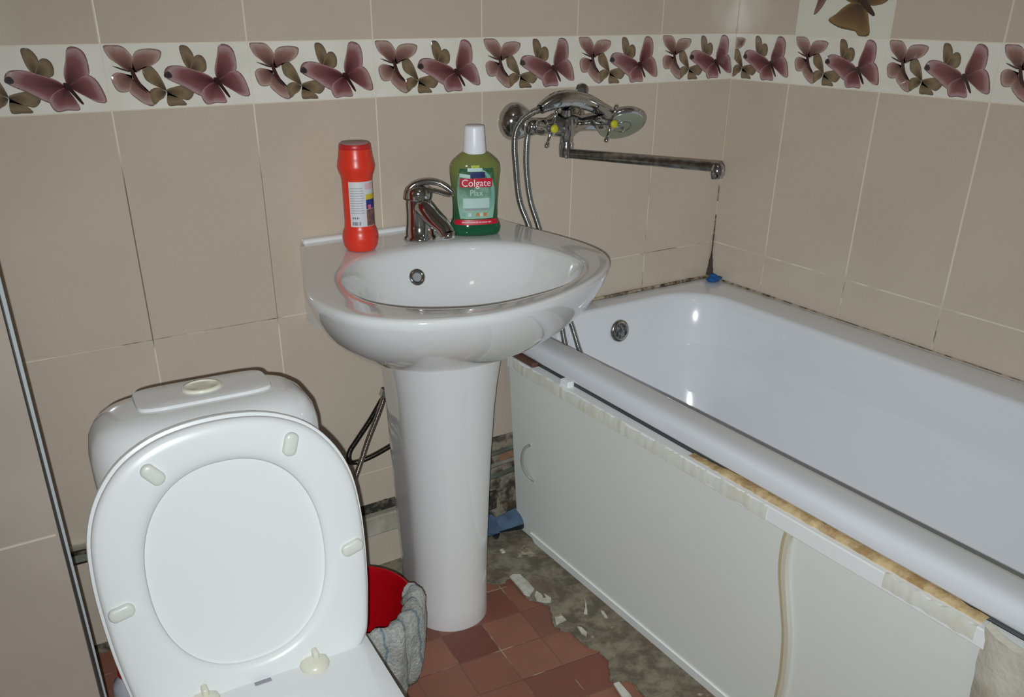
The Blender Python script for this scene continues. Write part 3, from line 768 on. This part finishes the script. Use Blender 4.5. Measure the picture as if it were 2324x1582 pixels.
# ---------------------------------------------------------------- mouthwash bottle
MW = (-.842, -.122, .8405)
yaw = math.radians(-22)          # front of the label turned towards the camera's left
mw = thing('mouthwash_bottle', 'green mouthwash bottle with white cap and red label band, right of the tap', 'bottle', MW, yaw); mw.scale = (.95, .95, 1)
def mw_sec(z):   # half width, half depth
    P = [(0, .051, .028), (.004, .055, .031), (.014, .0575, .033), (.024, .0545, .031), (.033, .050, .028), (.060, .0495, .0275), (.100, .052, .028), (.128, .0555, .029), (.143, .0545, .0285), (.152, .048, .026), (.163, .034, .022), (.168, .024, .020), (.172, .0185, .0185)]
    for a, b in zip(P, P[1:]):
        if a[0] <= z <= b[0]:
            t = (z-a[0])/(b[0]-a[0]); return a[1]+(b[1]-a[1])*t, a[2]+(b[2]-a[2])*t
    return P[-1][1:]
bm = B(); rings = []
for i in range(0, 44):
    z = .172*i/43; w, d = mw_sec(z); rings.append(sup(0, 0, z, w, d, 2.5 if z < .155 else 2.1, 56))
loft(bm, rings); mb = link('body', bm, M['mouthwash'], mw, 60)
bm = B(); lathe(bm, [(.0245, .165), (.0250, .168), (.0232, .190), (.0218, .213), (.0212, .217), (.019, .2185), (.003, .219)], n=40); link('cap', bm, M['cap_white'], mw, 50)
def front_y(x, z, lift):
    w, d = mw_sec(z); q = min(abs(x)/w, .97); return -d*(1-q**2.5)**(1/2.5)-lift
def patch(name, x0, x1, z0, z1, mat, lift, parent, skew=0, nx=16, nz=4, shape=None):
    b_ = B(); rows = []
    for j in range(nz+1):
        row = []
        for i in range(nx+1):
            fx, fz = i/nx, j/nz
            x = x0+(x1-x0)*fx; z = z0+(z1-z0)*fz+skew*(fx-.5)
            if shape: x, z = shape(x, z, fx, fz)
            row.append(Vector((x, front_y(x, z, lift), z)))
        rows.append(row)
    rows = [[p+Vector((0, .0006+lift, 0)) for p in rows[0]]]+rows+[[p+Vector((0, .0006+lift, 0)) for p in rows[-1]]]
    loft(b_, rows, closed=False); return link(name, b_, mat, parent, 60)
m = NT('printed_green_label'); zz = m.sep(); nn = m.noise(34, 4, .6)
c = m.mix(m.ramp(zz[2], .045, .12), srgb(150, 190, 172), srgb(58, 98, 66)); c = m.mix(m.math('MULTIPLY', m.ramp(nn, .45, .65), .4), c, srgb(176, 210, 196))
m.col(c); m.rough(.15); M['mw_label'] = m.m
def leaf(x, z, fx, fz): return x*(.86+.14*math.sin(PI*min(max(fz, 0), 1))), z
ml = patch('front_label', -.042, .042, .036, .138, M['mw_label'], .0004, mw, nz=14, shape=leaf)
patch('red_band', -.049, .049, .024, .034, M['print_red'], .0006, mw)
patch('logo_band', -.036, .034, .1005, .118, M['print_red'], .0011, ml)
patch('print_block', -.016, .018, .119, .131, M['print_navy'], .0009, ml)
patch('print_block', -.037, -.014, .1195, .127, M['print_mint'], .0010, ml, skew=-.003)
patch('print_block', -.020, .012, .132, .139, M['print_mint'], .0010, ml)
patch('print_block', -.012, .006, .139, .144, M['print_lime'], .0008, mw)
patch('print_block', -.030, .028, .058, .078, M['print_mint'], .0008, ml)
patch('print_block', -.026, .024, .053, .057, M['print_grey'], .0009, ml)
for x, mt in ((-.016, 'print_mint'), (.002, 'print_orange'), (.018, 'print_orange'), (-.028, 'print_aqua'), (.010, 'print_mint')):
    patch('print_spot', x-.0035, x+.0035, .041, .048, M[mt], .0009, ml, nx=6)
def arc(x, z, fx, fz):
    t = fz; ang = math.radians(-60+150*t); R_ = .047-.008*fx*math.sin(PI*t)*1.0
    return .0*x+(-.006)+R_*math.cos(ang)*.98, .088+R_*1.12*math.sin(ang)
patch('print_swoosh', 0, 1, 0, 1, M['print_aqua'], .0007, ml, nx=4, nz=24, shape=arc)
def label_text(body, size, cx, cz, mat, parent, lift, name, shear=0):
    cu = bpy.data.curves.new(name, 'FONT'); cu.body = body; cu.size = size; cu.align_x = 'CENTER'; cu.align_y = 'CENTER'
    cu.extrude = .00015; cu.shear = shear; cu.offset = 0; cu.resolution_u = 3
    to = bpy.data.objects.new('tmp_text', cu); C.objects.link(to)
    dg = bpy.context.evaluated_depsgraph_get(); me = bpy.data.meshes.new_from_object(to.evaluated_get(dg))
    bpy.data.objects.remove(to); bpy.data.curves.remove(cu)
    for v in me.vertices:
        x, y, z = v.co; v.co = Vector((cx+x, front_y(cx+x, cz+y, lift)-z, cz+y))
    me.materials.clear(); me.materials.append(mat)
    o = bpy.data.objects.new(name, me); C.objects.link(o); o.parent = parent; return o
label_text('Colgate', .0205, -.001, .1085, M['print_white'], ml, .0016, 'lettering')
label_text('Plax', .0175, -.001, .0885, M['print_mint'], ml, .0012, 'lettering')
b_ = B()
for i in range(22):
    x = -.033+i*.003; z = .0275
    w_ = .0017+.0006*random.random()
    vs = [b_.verts.new((x+a, front_y(x+a, z+c_, .0011), z+c_)) for a, c_ in ((0, 0), (w_, 0), (w_, .0028), (0, .0028))]; b_.faces.new(vs)
link('small_print', b_, M['print_palepink'], mw, 0)

# ---------------------------------------------------------------- bath mixer on the wall
mx = thing('bath_mixer', 'chrome wall-mounted bath mixer with two cross handles, above the tub head', 'tap', (0, 0, 0))
YB, ZM = -.085, 1.042
for x in (-.667, -.517):
    bm = B(); lathe_axis(bm, [(.041, 0), (.041, .004), (.038, .014), (.030, .024), (.020, .030), (.014, .032)], (x, -.0005, ZM+.002), (0, -1, 0), 36); link('wall_flange', bm, M['chrome'], mx, 50)
    bm = B(); tube(bm, [Vector((x, -.025, ZM+.002)), Vector((x, -.06, ZM+.001)), Vector((x, YB, ZM))], .0145, 18); link('inlet_nut', bm, M['chrome'], mx, 60)
bm = B(); lathe_axis(bm, [(.010, 0), (.016, .004), (.0185, .014), (.0175, .030), (.0160, .048), (.018, .060), (.024, .072), (.027, .090), (.027, .112), (.024, .128), (.018, .140), (.0175, .160), (.0195, .178), (.020, .190), (.016, .200), (.010, .204)], (-.692, YB, ZM), (1, 0, 0), 28)
link('body', bm, M['chrome'], mx, 60)
def cross_handle(x):
    b_ = B(); d = Vector((0, -1.0, .04)).normalized(); o_ = Vector((x, YB-.008, ZM))
    lathe_axis(b_, [(.014, 0), (.014, .012), (.017, .016), (.0165, .028), (.012, .036), (.011, .046), (.0125, .050), (.0125, .060), (.008, .063)], o_, d, 24)
    h = link('cross_handle', b_, M['chrome'], mx, 50); a, b2 = frame_from(d); c_ = o_+d*.054
    for k in range(4):
        an = math.radians(20+90*k); e = a*math.cos(an)+b2*math.sin(an)
        b3 = B(); lathe_axis(b3, [(.0045, .009), (.0034, .016), (.0030, .029), (.0045, .032), (.0054, .036), (.004, .040), (.001, .041)], c_, e, 16); link('spoke', b3, M['chrome'], h, 50)
    b3 = B(); lathe_axis(b3, [(.0085, .062), (.0085, .0665), (.0065, .0685), (.002, .069)], o_, d, 20); link('index_button', b3, M['yellow_dot'], h, 50)
cross_handle(-.668); cross_handle(-.508)
# spout
bm = B(); lathe_axis(bm, [(.017, -.02), (.018, .014), (.0150, .018), (.0150, .030), (.0165, .034), (.0165, .048), (.015, .060)], (-.592, YB-.013, 1.035), (0, 0, -1), 26); link('spout_socket', bm, M['chrome'], mx, 50)
S0, S1 = Vector((-.592, -.098, .982)), Vector((-.458, -.440, .988))
sd = (S1-S0).normalized()
bm = B(); tube(bm, spline([S0+Vector((0, 0, .022)), S0+Vector((0, 0, .008)), S0+Vector((0, 0, .0005))+sd*.003, S0+sd*.014, S0+sd*.04], 5)+[S0+sd*(.04+(S1-S0).length*.88*i/10) for i in range(1, 11)], .0100, 18, rads=[.0150, .0150, .0148, .0146, .0144, .0142, .0140, .0136, .013, .0125, .012, .0115, .011, .0105, .0102, .0100, .0100, .0100, .0100, .0100, .0100]+[.0100]*10); spt = link('spout', bm, M['chrome_dull'], mx, 60)
bm = B(); lathe_axis(bm, [(.0095, 0), (.0135, .006), (.0140, .016), (.0125, .026), (.0115, .028)], S1-sd*.012+Vector((0, 0, .006)), Vector((.05, -.12, -1)), 24); link('aerator', bm, M['chrome'], spt, 50)
# diverter knob on a short stalk above, and the handset cradle
bm = B(); tube(bm, [Vector((-.545, YB+.006, 1.058)), Vector((-.540, YB+.012, 1.078)), Vector((-.534, YB+.018, 1.096))], .006, 12)
lathe_axis(bm, [(.006, -.008), (.0135, -.006), (.0155, 0), (.0135, .006), (.006, .008)], (-.530, YB+.020, 1.108), (-.3, -1, .2), 24)
link('diverter_knob', bm, M['chrome'], mx, 50)
bm = B(); tube(bm, [Vector((-.596, YB, 1.060)), Vector((-.600, YB-.016, 1.072)), Vector((-.602, YB-.020, 1.080))], .012, 16, rads=[.018, .016, .013])
link('cradle', bm, M['chrome'], mx, 60)
# handset resting in the cradle
hs = thing('shower_handset', 'chrome hand shower resting on the bath mixer, round head to the right', 'shower head', (0, 0, 0))
hp = spline([(-.672, -.108, 1.079), (-.655, -.110, 1.088), (-.628, -.112, 1.096), (-.590, -.112, 1.097), (-.550, -.110, 1.088), (-.512, -.106, 1.074), (-.478, -.098, 1.062)], 6)
rr = [.0105+.0065*ss(0, .35, i/(len(hp)-1)) - .004*ss(.6, 1, i/(len(hp)-1)) + (.0009 if i % 2 and i < 16 else 0) for i in range(len(hp))]
bm = B(); tube(bm, hp, .012, 20, rads=rr); link('handle', bm, M['chrome'], hs, 60)
HD = Vector((-.20, -.60, -.77)).normalized(); HC = Vector((-.430, -.088, 1.036))
bm = B(); lathe_axis(bm, [(.012, -.026), (.032, -.020), (.049, -.010), (.0565, -.002), (.0575, .003), (.055, .007), (.051, .008)], HC, HD, 40); hd_ = link('head', bm, M['chrome'], hs, 50)
bm = B(); lathe_axis(bm, [(.051, .006), (.049, .009), (.020, .0105), (.002, .0105)], HC, HD, 40); link('spray_face', bm, simple('spray_face_grey_green', srgb(150, 156, 136), .2, .3), hd_, 50)
bm = B(); torus(bm, HC+HD*.0105, HD, .020, .0012); link('spray_ring', bm, M['chrome_dull'], hd_, 180)
# hose: from the handle back, down behind the basin, into the tub, and up to the mixer outlet
bm = B()
h1 = spline([(-.672, -.108, 1.079), (-.690, -.102, 1.072), (-.706, -.092, 1.058), (-.714, -.080, 1.034), (-.708, -.066, 1.000), (-.697, -.055, .960), (-.680, -.046, .880), (-.645, -.038, .810), (-.618, -.045, .72), (-.596, -.070, .63), (-.583, -.090, .579), (-.570, -.094, .525), (-.555, -.115, .45), (-.535, -.135, .40), (-.520, -.130, .44), (-.532, -.098, .512), (-.551, -.090, .573), (-.566, -.066, .63), (-.588, -.036, .72), (-.613, -.030, .805), (-.644, -.036, .876), (-.664, -.048, .950), (-.676, -.066, 1.005), (-.682, -.082, 1.034)], 10)
tube(bm, h1, .0068, 14)
tag(link('shower_hose', bm, M['hose'], None, 180), 'chrome spiral shower hose looping from the mixer down behind the basin', 'hose')

# ---------------------------------------------------------------- basin supply hoses
sh = thing('supply_hose', 'braided steel water hose with hex nut, left of the pedestal under the basin', 'hose', (0, 0, 0), group='basin supply hoses')
bm = B(); lathe_axis(bm, [(.0015, 0), (.005, .016), (.0062, .03)], (-1.048, -.10, .545), Vector((-.35, 0, -.94)), 16); link('fitting', bm, M['chrome_dull'], sh, 50)
bm = B(); lathe_axis(bm, [(.010, 0), (.0135, .003), (.0135, .018), (.010, .021)], (-1.056, -.10, .520), Vector((-.40, 0, -.92)), 6); link('hex_nut', bm, M['chrome'], sh, 20)
bm = B(); tube(bm, spline([(-1.064, -.10, .502), (-1.082, -.10, .462), (-1.108, -.10, .410), (-1.128, -.098, .360), (-1.15, -.09, .30), (-1.18, -.07, .22), (-1.21, -.05, .12)], 6), .0062, 14); link('braided_tube', bm, M['braid'], sh, 60)
sh = thing('supply_hose', 'dark braided water hose bending back behind the pedestal to the right', 'hose', (0, 0, 0), group='basin supply hoses')
bm = B(); tube(bm, spline([(-1.062, -.085, .492), (-1.094, -.085, .448), (-1.128, -.082, .405), (-1.146, -.078, .378), (-1.146, -.072, .352), (-1.128, -.064, .340), (-1.09, -.055, .338), (-1.05, -.050, .345), (-.98, -.045, .365)], 8), .0060, 14)
link('braided_tube', bm, hose_mat('dark_braid', (.16, .15, .13, 1), (.05, .05, .045, 1), 2600.0), sh, 60)

# ---------------------------------------------------------------- bathtub
ZTUB = .587
tub = thing('bathtub', 'white enamelled bathtub in the right corner against two walls', 'bathtub', (0, 0, 0))
YN = -1.72
def rrect(x0, x1, y0, y1, r, z, n=12, rads=None):
    out = []; cs = [(x1, y1, 0), (x0, y1, 90), (x0, y0, 180), (x1, y0, 270)]
    rads = rads or [r]*4
    for (cx, cy, a0), r_ in zip(cs, rads):
        sx = -1 if cx == x1 else 1; sy = -1 if cy == y1 else 1
        for i in range(n+1):
            a = math.radians(a0+90*i/n)
            out.append(Vector((cx+sx*r_+r_*math.cos(a), cy+sy*r_+r_*math.sin(a), z)))
    # straight side subdivisions keep ring counts equal
    return out
bm = B()
def orr(g, z, r=.03): return rrect(-.731+g, -.002-min(g, .03)*.3, YN+g, -.002-min(g, .03)*.3, r, z)
def irr(gx, gy, z, r=.12, gn=None, gf=None, gb=None):
    # gn near side, gf wall side, gb head end
    return rrect(-.666+(gn if gn is not None else gx), -.108-(gf if gf is not None else gx), YN+.07+gy*2.2, -.062-(gb if gb is not None else gy), r, z, rads=[r*1.15, r*.8, r, r])
rings = [irr(.13, .13, .15, .10), irr(.06, .06, .25, .11), irr(.035, .035, .45, .11), irr(-.03, -.03, .535, .10),
         orr(.014, .545), orr(.010, .5465), orr(.002, .549), orr(.0, .553), orr(.000, .560), orr(.0005, .571), orr(.0035, .5785), orr(.010, .5840), orr(.020, .5868), orr(.032, .5873)]
rings += [irr(-.010, -.006, .5868, .11), irr(-.002, -.0, .5855, .11), irr(.003, .004, .580, .11), irr(.008, .010, .565, .115), irr(.016, .020, .50, .12), irr(.030, .036, .38, .13), irr(.045, .06, .29, .13), irr(.07, .09, .235, .13), irr(.11, .14, .212, .11), irr(.16, .20, .206, .08)]
loft(bm, rings); tb = link('tub_shell', bm, M['enamel'], tub, 50)
OD = Vector((0, -1, .16)).normalized()
bm = B(); lathe_axis(bm, [(.026, -.004), (.0285, 0), (.0285, .004), (.025, .007), (.021, .0075)], (-.388, -.081, .522), OD, 36); ovf = link('overflow_cover', bm, M['chrome_dull'], tub, 50)
bm = B(); lathe_axis(bm, [(.021, .006), (.019, .009), (.010, .0085), (.002, .0083)], (-.388, -.081, .522), OD, 36); link('cover_face', bm, simple('pitted_chrome', (.34, .34, .32, 1), .3, 1, noise=(140, (.06, .06, .06, 1))), ovf, 50)
# sealant beads
bm = B(); pts = [Vector((-.731+(.731)*i/60, -.004, ZTUB+.003)) for i in range(61)]
tube(bm, pts, .005, 8, rads=[.0040+.0030*abs(mnoise.noise(Vector((i_*.31, 0, 0)))) + .001*mnoise.noise(Vector((i_*.9, 5, 0))) for i_ in range(len(pts))]); struct('trim_6', bm, M['caulk'], 60)
bm = B(); pts = [Vector((-.0025, -.01-1.6*i/90, ZTUB+.002)) for i in range(91)]
tube(bm, pts, .003, 8, rads=[.0026-.0014*ss(5, 25, i_)+.0008*mnoise.noise(Vector((i_*.4, 2, 0))) for i_ in range(len(pts))]); struct('trim_7', bm, M['caulk'], 60)
bm = B(); pts = [Vector((-.003, -.003, ZTUB+.12*i/20)) for i in range(21)]
tube(bm, pts, .004, 8, rads=[max(.0016, .0135*(1-i/13)+.003*mnoise.noise(Vector((i*.7, 9, 0)))) for i in range(21)]); struct('trim_8', bm, M['caulk_dark'], 60)
bm = B(); pts = [Vector((-.0012, -.0012, ZTUB+.12+.52*i/40)) for i in range(41)]
tube(bm, pts, .0016, 8, rads=[.0016+.0008*mnoise.noise(Vector((i*.5, 4, 0))) for i in range(41)]); struct('trim_9', bm, M['grout_corner'], 60)
bm = B(); lump(bm, (-.028, -.045, ZTUB+.008), (.024, .016, .008), 3, .3); lump(bm, (-.026, -.040, ZTUB+.015), (.011, .009, .006), 5, .3)
tag(link('soap_scrap', bm, M['blue_sponge'], None, 180), 'small bright blue sponge scrap on the tub corner', 'sponge')

# ---------------------------------------------------------------- bath side panel, leaning in towards its foot
bp = thing('bath_apron', 'off-white sliding bath side panel with small handle, below the tub rim', 'bath panel', (0, 0, 0))
XP = -.742
def LX(z): return XP+(.512-z)*.1328
def LP(y, z, off=0.0): return Vector((LX(z)-off, y, z))
bm = B(); prism(bm, [LP(-.106, .512), LP(-.052, .010)] + [LP(z_y-.002, z_) for z_y, z_ in ((-.936, .010), (-.94, .06), (-.949, .135), (-.955, .198), (-.955, .284), (-.947, .349), (-.938, .419), (-.940, .476), (-.947, .512))], (.006, 0, 0)); dr = link('sliding_door', bm, M['panel'], bp, 0)
bm = B(); hpts = spline([LP(-.165, .317, 0), LP(-.152, .304, .010), LP(-.143, .278, .015), LP(-.138, .245, .013), LP(-.148, .222, .008), LP(-.164, .211, 0)], 5)
tube(bm, hpts, .0034, 12, rads=[.0045]+[.0034]*(len(hpts)-2)+[.0045]); link('handle', bm, M['handle_grey'], dr, 60)
bm = B(); prism(bm, [LP(-.90, .512, -.007), LP(-.90, .010, -.007), LP(-1.62, .010, -.007), LP(-1.62, .512, -.007)], (.005, 0, 0)); link('sliding_door', bm, M['panel'], bp, 0)
# warped edge strips where the doors overlap
EZ = [(.512, -.947), (.476, -.940), (.419, -.938), (.349, -.947), (.284, -.955), (.198, -.955), (.135, -.949), (.06, -.94), (.012, -.936)]
ez = spline([(0, y, z) for z, y in EZ], 5)
for off, w_, lift, mt in ((.007, .006, .0012, simple('yellowed_edge', srgb(196, 188, 150), .4)), (-.001, .009, .0020, simple('cream_edge', srgb(222, 217, 200), .35))):
    bm = B(); P1 = [LP(p.y+off+w_/2, p.z, lift) for p in ez]; P2 = [LP(p.y+off-w_/2, p.z, lift) for p in ez]
    loft(bm, [[p+Vector((.006, 0, 0)) for p in P1], P1, P2, [p+Vector((.006, 0, 0)) for p in P2]], closed=False)
    link('door_edge', bm, mt, bp, 60)
bm = B(); box(bm, XP-.004, XP+.022, -1.62, -.102, .506, .5355, .002); link('top_rail', bm, M['rail'], bp, 0)
bm = B(); prism(bm, [LP(-.120, .027, .004), LP(-.138, .004, .004), LP(-1.62, .004, .004), LP(-1.62, .027, .004)], (.02, 0, 0)); link('bottom_rail', bm, M['rail'], bp, 0)
def ragged(name, y0, y1, n, fn, mat, parent=bp):
    """thin smeared strip; fn(t, i) -> (x, z_low, z_high, thickness)"""
    b_ = B(); rows = []
    for i in range(n+1):
        t = i/n; y = y0+(y1-y0)*t; x, zl, zh, th = fn(t, i); zm = (zl+zh)/2
        rows.append([Vector((x+.002, y, zl)), Vector((x-th*.6, y, zl+.001)), Vector((x-th, y, zm)), Vector((x-th*.6, y, zh-.001)), Vector((x+.002, y, zh))])
    loft(b_, rows, closed=False); return link(name, b_, mat, parent, 60)
N1 = lambda a, b: mnoise.noise(Vector((a, b, 0)))
ragged('silicone_crust', -.112, -.90, 170, lambda t, i: (XP-.004, .508+.006*N1(i*.13, 1)-.002*N1(i*.7, 2), .5345+.005*N1(i*.11, 3)+.003*N1(i*.6, 8), .0028+.0018*N1(i*.4, 4)), M['silicone'])
ragged('silicone_crust', -1.12, -1.26, 40, lambda t, i: (XP-.004, .512+.004*N1(i*.2, 11), .537+.006*N1(i*.23, 13), .003+.0015*N1(i*.4, 4)), M['silicone'])
bm = B(); rows = []
for i in range(121):      # tan foam squeezed out between rail and tub lip
    t = i/120; y = -.70-.56*t; h = .0062*ss(0, .25, t)*(1-.45*ss(.85, 1, t))+.0025*N1(i*.25, 21)
    rows.append([Vector((XP+.020, y, .530)), Vector((XP+.007+.003*N1(i*.3, 5), y, .5345)), Vector((XP+.007+.003*N1(i*.4, 7), y, .536+h*.6)), Vector((XP+.012, y, .5365+h)), Vector((XP+.022, y, .537+h))])
loft(bm, rows, closed=False); link('foam_strip', bm, M['foam'], bp, 60)
bm = B(); box(bm, XP+.002, XP+.02, -.335, -.305, .53, .548, .003); link('spacer', bm, M['rail'], bp, 0)
bm = B(); box(bm, XP+.002, XP+.02, -.20, -.115, .53, .546, .003); link('spacer', bm, simple('rusty_brown_spacer', srgb(100, 66, 60), .6), bp, 0)
# cream plaster patch closing the near end of the panel
bm = B(); rows = []
for j in range(25):
    z = .540*(1-j/24)+.004; row = []
    for i in range(17):
        y = -1.268-.36*i/16-.008*(j/24)
        e = min(i/2.0, 1); d = .010+.014*e+.010*mnoise.noise(Vector((y*14, z*14, 0)))
        row.append(Vector((LX(z)-d if i else LX(z)-.001, y+(.006*mnoise.noise(Vector((z*20, 3, 0))) if i < 2 else 0), z)))
    rows.append(row)
rows = [[Vector((p.x+.012, p.y, p.z+.002)) for p in rows[0]]]+rows
loft(bm, rows, closed=False); tag(link('plaster_patch', bm, M['plaster'], None, 60), 'lumpy cream plaster covering the near end of the bath panel', 'plaster')

# ---------------------------------------------------------------- red bucket with floor cloth
BC = Vector((-1.288, -.400, 0)); BR, BH = .118, .235
bk = thing('bucket', 'deep red plastic bucket standing between toilet and pedestal', 'bucket', BC)
bm = B()
lathe(bm, [(.088, .0), (.090, .003), (.112, BH-.012), (.118, BH-.010), (.1195, BH-.004), (.118, BH), (.114, BH), (.1125, BH-.004), (.109, BH-.02), (.087, .006), (.004, .004)], n=56)
link('pail', bm, M['red_dark'], bk, 50)
bm = B(); torus(bm, (0, 0, BH-.035), (0, 0, 1), .1125, .003, 56, 8); link('rim_rib', bm, M['red_dark'], bk, 180)
# cloth draped over the near right rim
bm = B(); lay = bm.verts.layers.float.new('along'); rows = []; al = []
a_lo, a_hi = math.radians(-112), math.radians(-8)
path = [(.096, -.030), (.101, -.012), (.108, .002), (.116, .0085), (.124, .006), (.130, -.006), (.1325, -.03), (.133, -.06), (.132, -.09), (.130, -.12), (.128, -.15), (.124, -.172)]
for j, (r, dz) in enumerate(path):
    row = []; alr = []
    for i in range(61):
        f = i/60; a = a_lo+(a_hi-a_lo)*f
        fold = .006*math.sin(f*PI*7+.4)*min(j/5, 1)+.003*math.sin(f*40+j)
        hang = 1.0-.55*f*0-.25*abs(math.sin(f*3.1+.5)) if dz < -.05 else 1
        sag = dz*(1.0 if dz > -.02 else (.70+.27*math.sin(f*PI*.9+.6)))
        n_ = .0025*mnoise.noise(Vector((f*60, j*2.1, 0)))
        rr_ = r+fold+n_
        row.append(Vector((rr_*math.cos(a), rr_*math.sin(a), BH+sag))); alr.append(a*.13)
    rows.append(row); al.append(alr)
vs = loft(bm, rows, closed=False)
for r_, a_ in zip(vs, al):
    for v, x in zip(r_, a_): v[lay] = x
cloth = link('floor_cloth', bm, M['terry'], None, 180)
cloth.location = BC
md = cloth.modifiers.new('thickness', 'SOLIDIFY'); md.thickness = .006; md.offset = 0
tag(cloth, 'grey terry floor cloth with blue stripes draped over the bucket rim', 'cloth')

# ---------------------------------------------------------------- bottle behind the toilet
jb = thing('detergent_bottle', 'white plastic bottle with red cap, on the floor behind the toilet at the left', 'bottle', (-1.688, -.235, 0))
bm = B(); lathe(bm, [(.030, 0), (.034, .004), (.035, .02), (.035, .085), (.032, .102), (.020, .118), (.0165, .124)], n=36); link('body', bm, simple('milky_white_plastic', srgb(196, 200, 208), .35), jb, 50)
bm = B(); lathe(bm, [(.0195, .120), (.020, .123), (.0185, .146), (.012, .166), (.010, .170), (.003, .171)], n=32); link('cap', bm, M['print_red'], jb, 50)
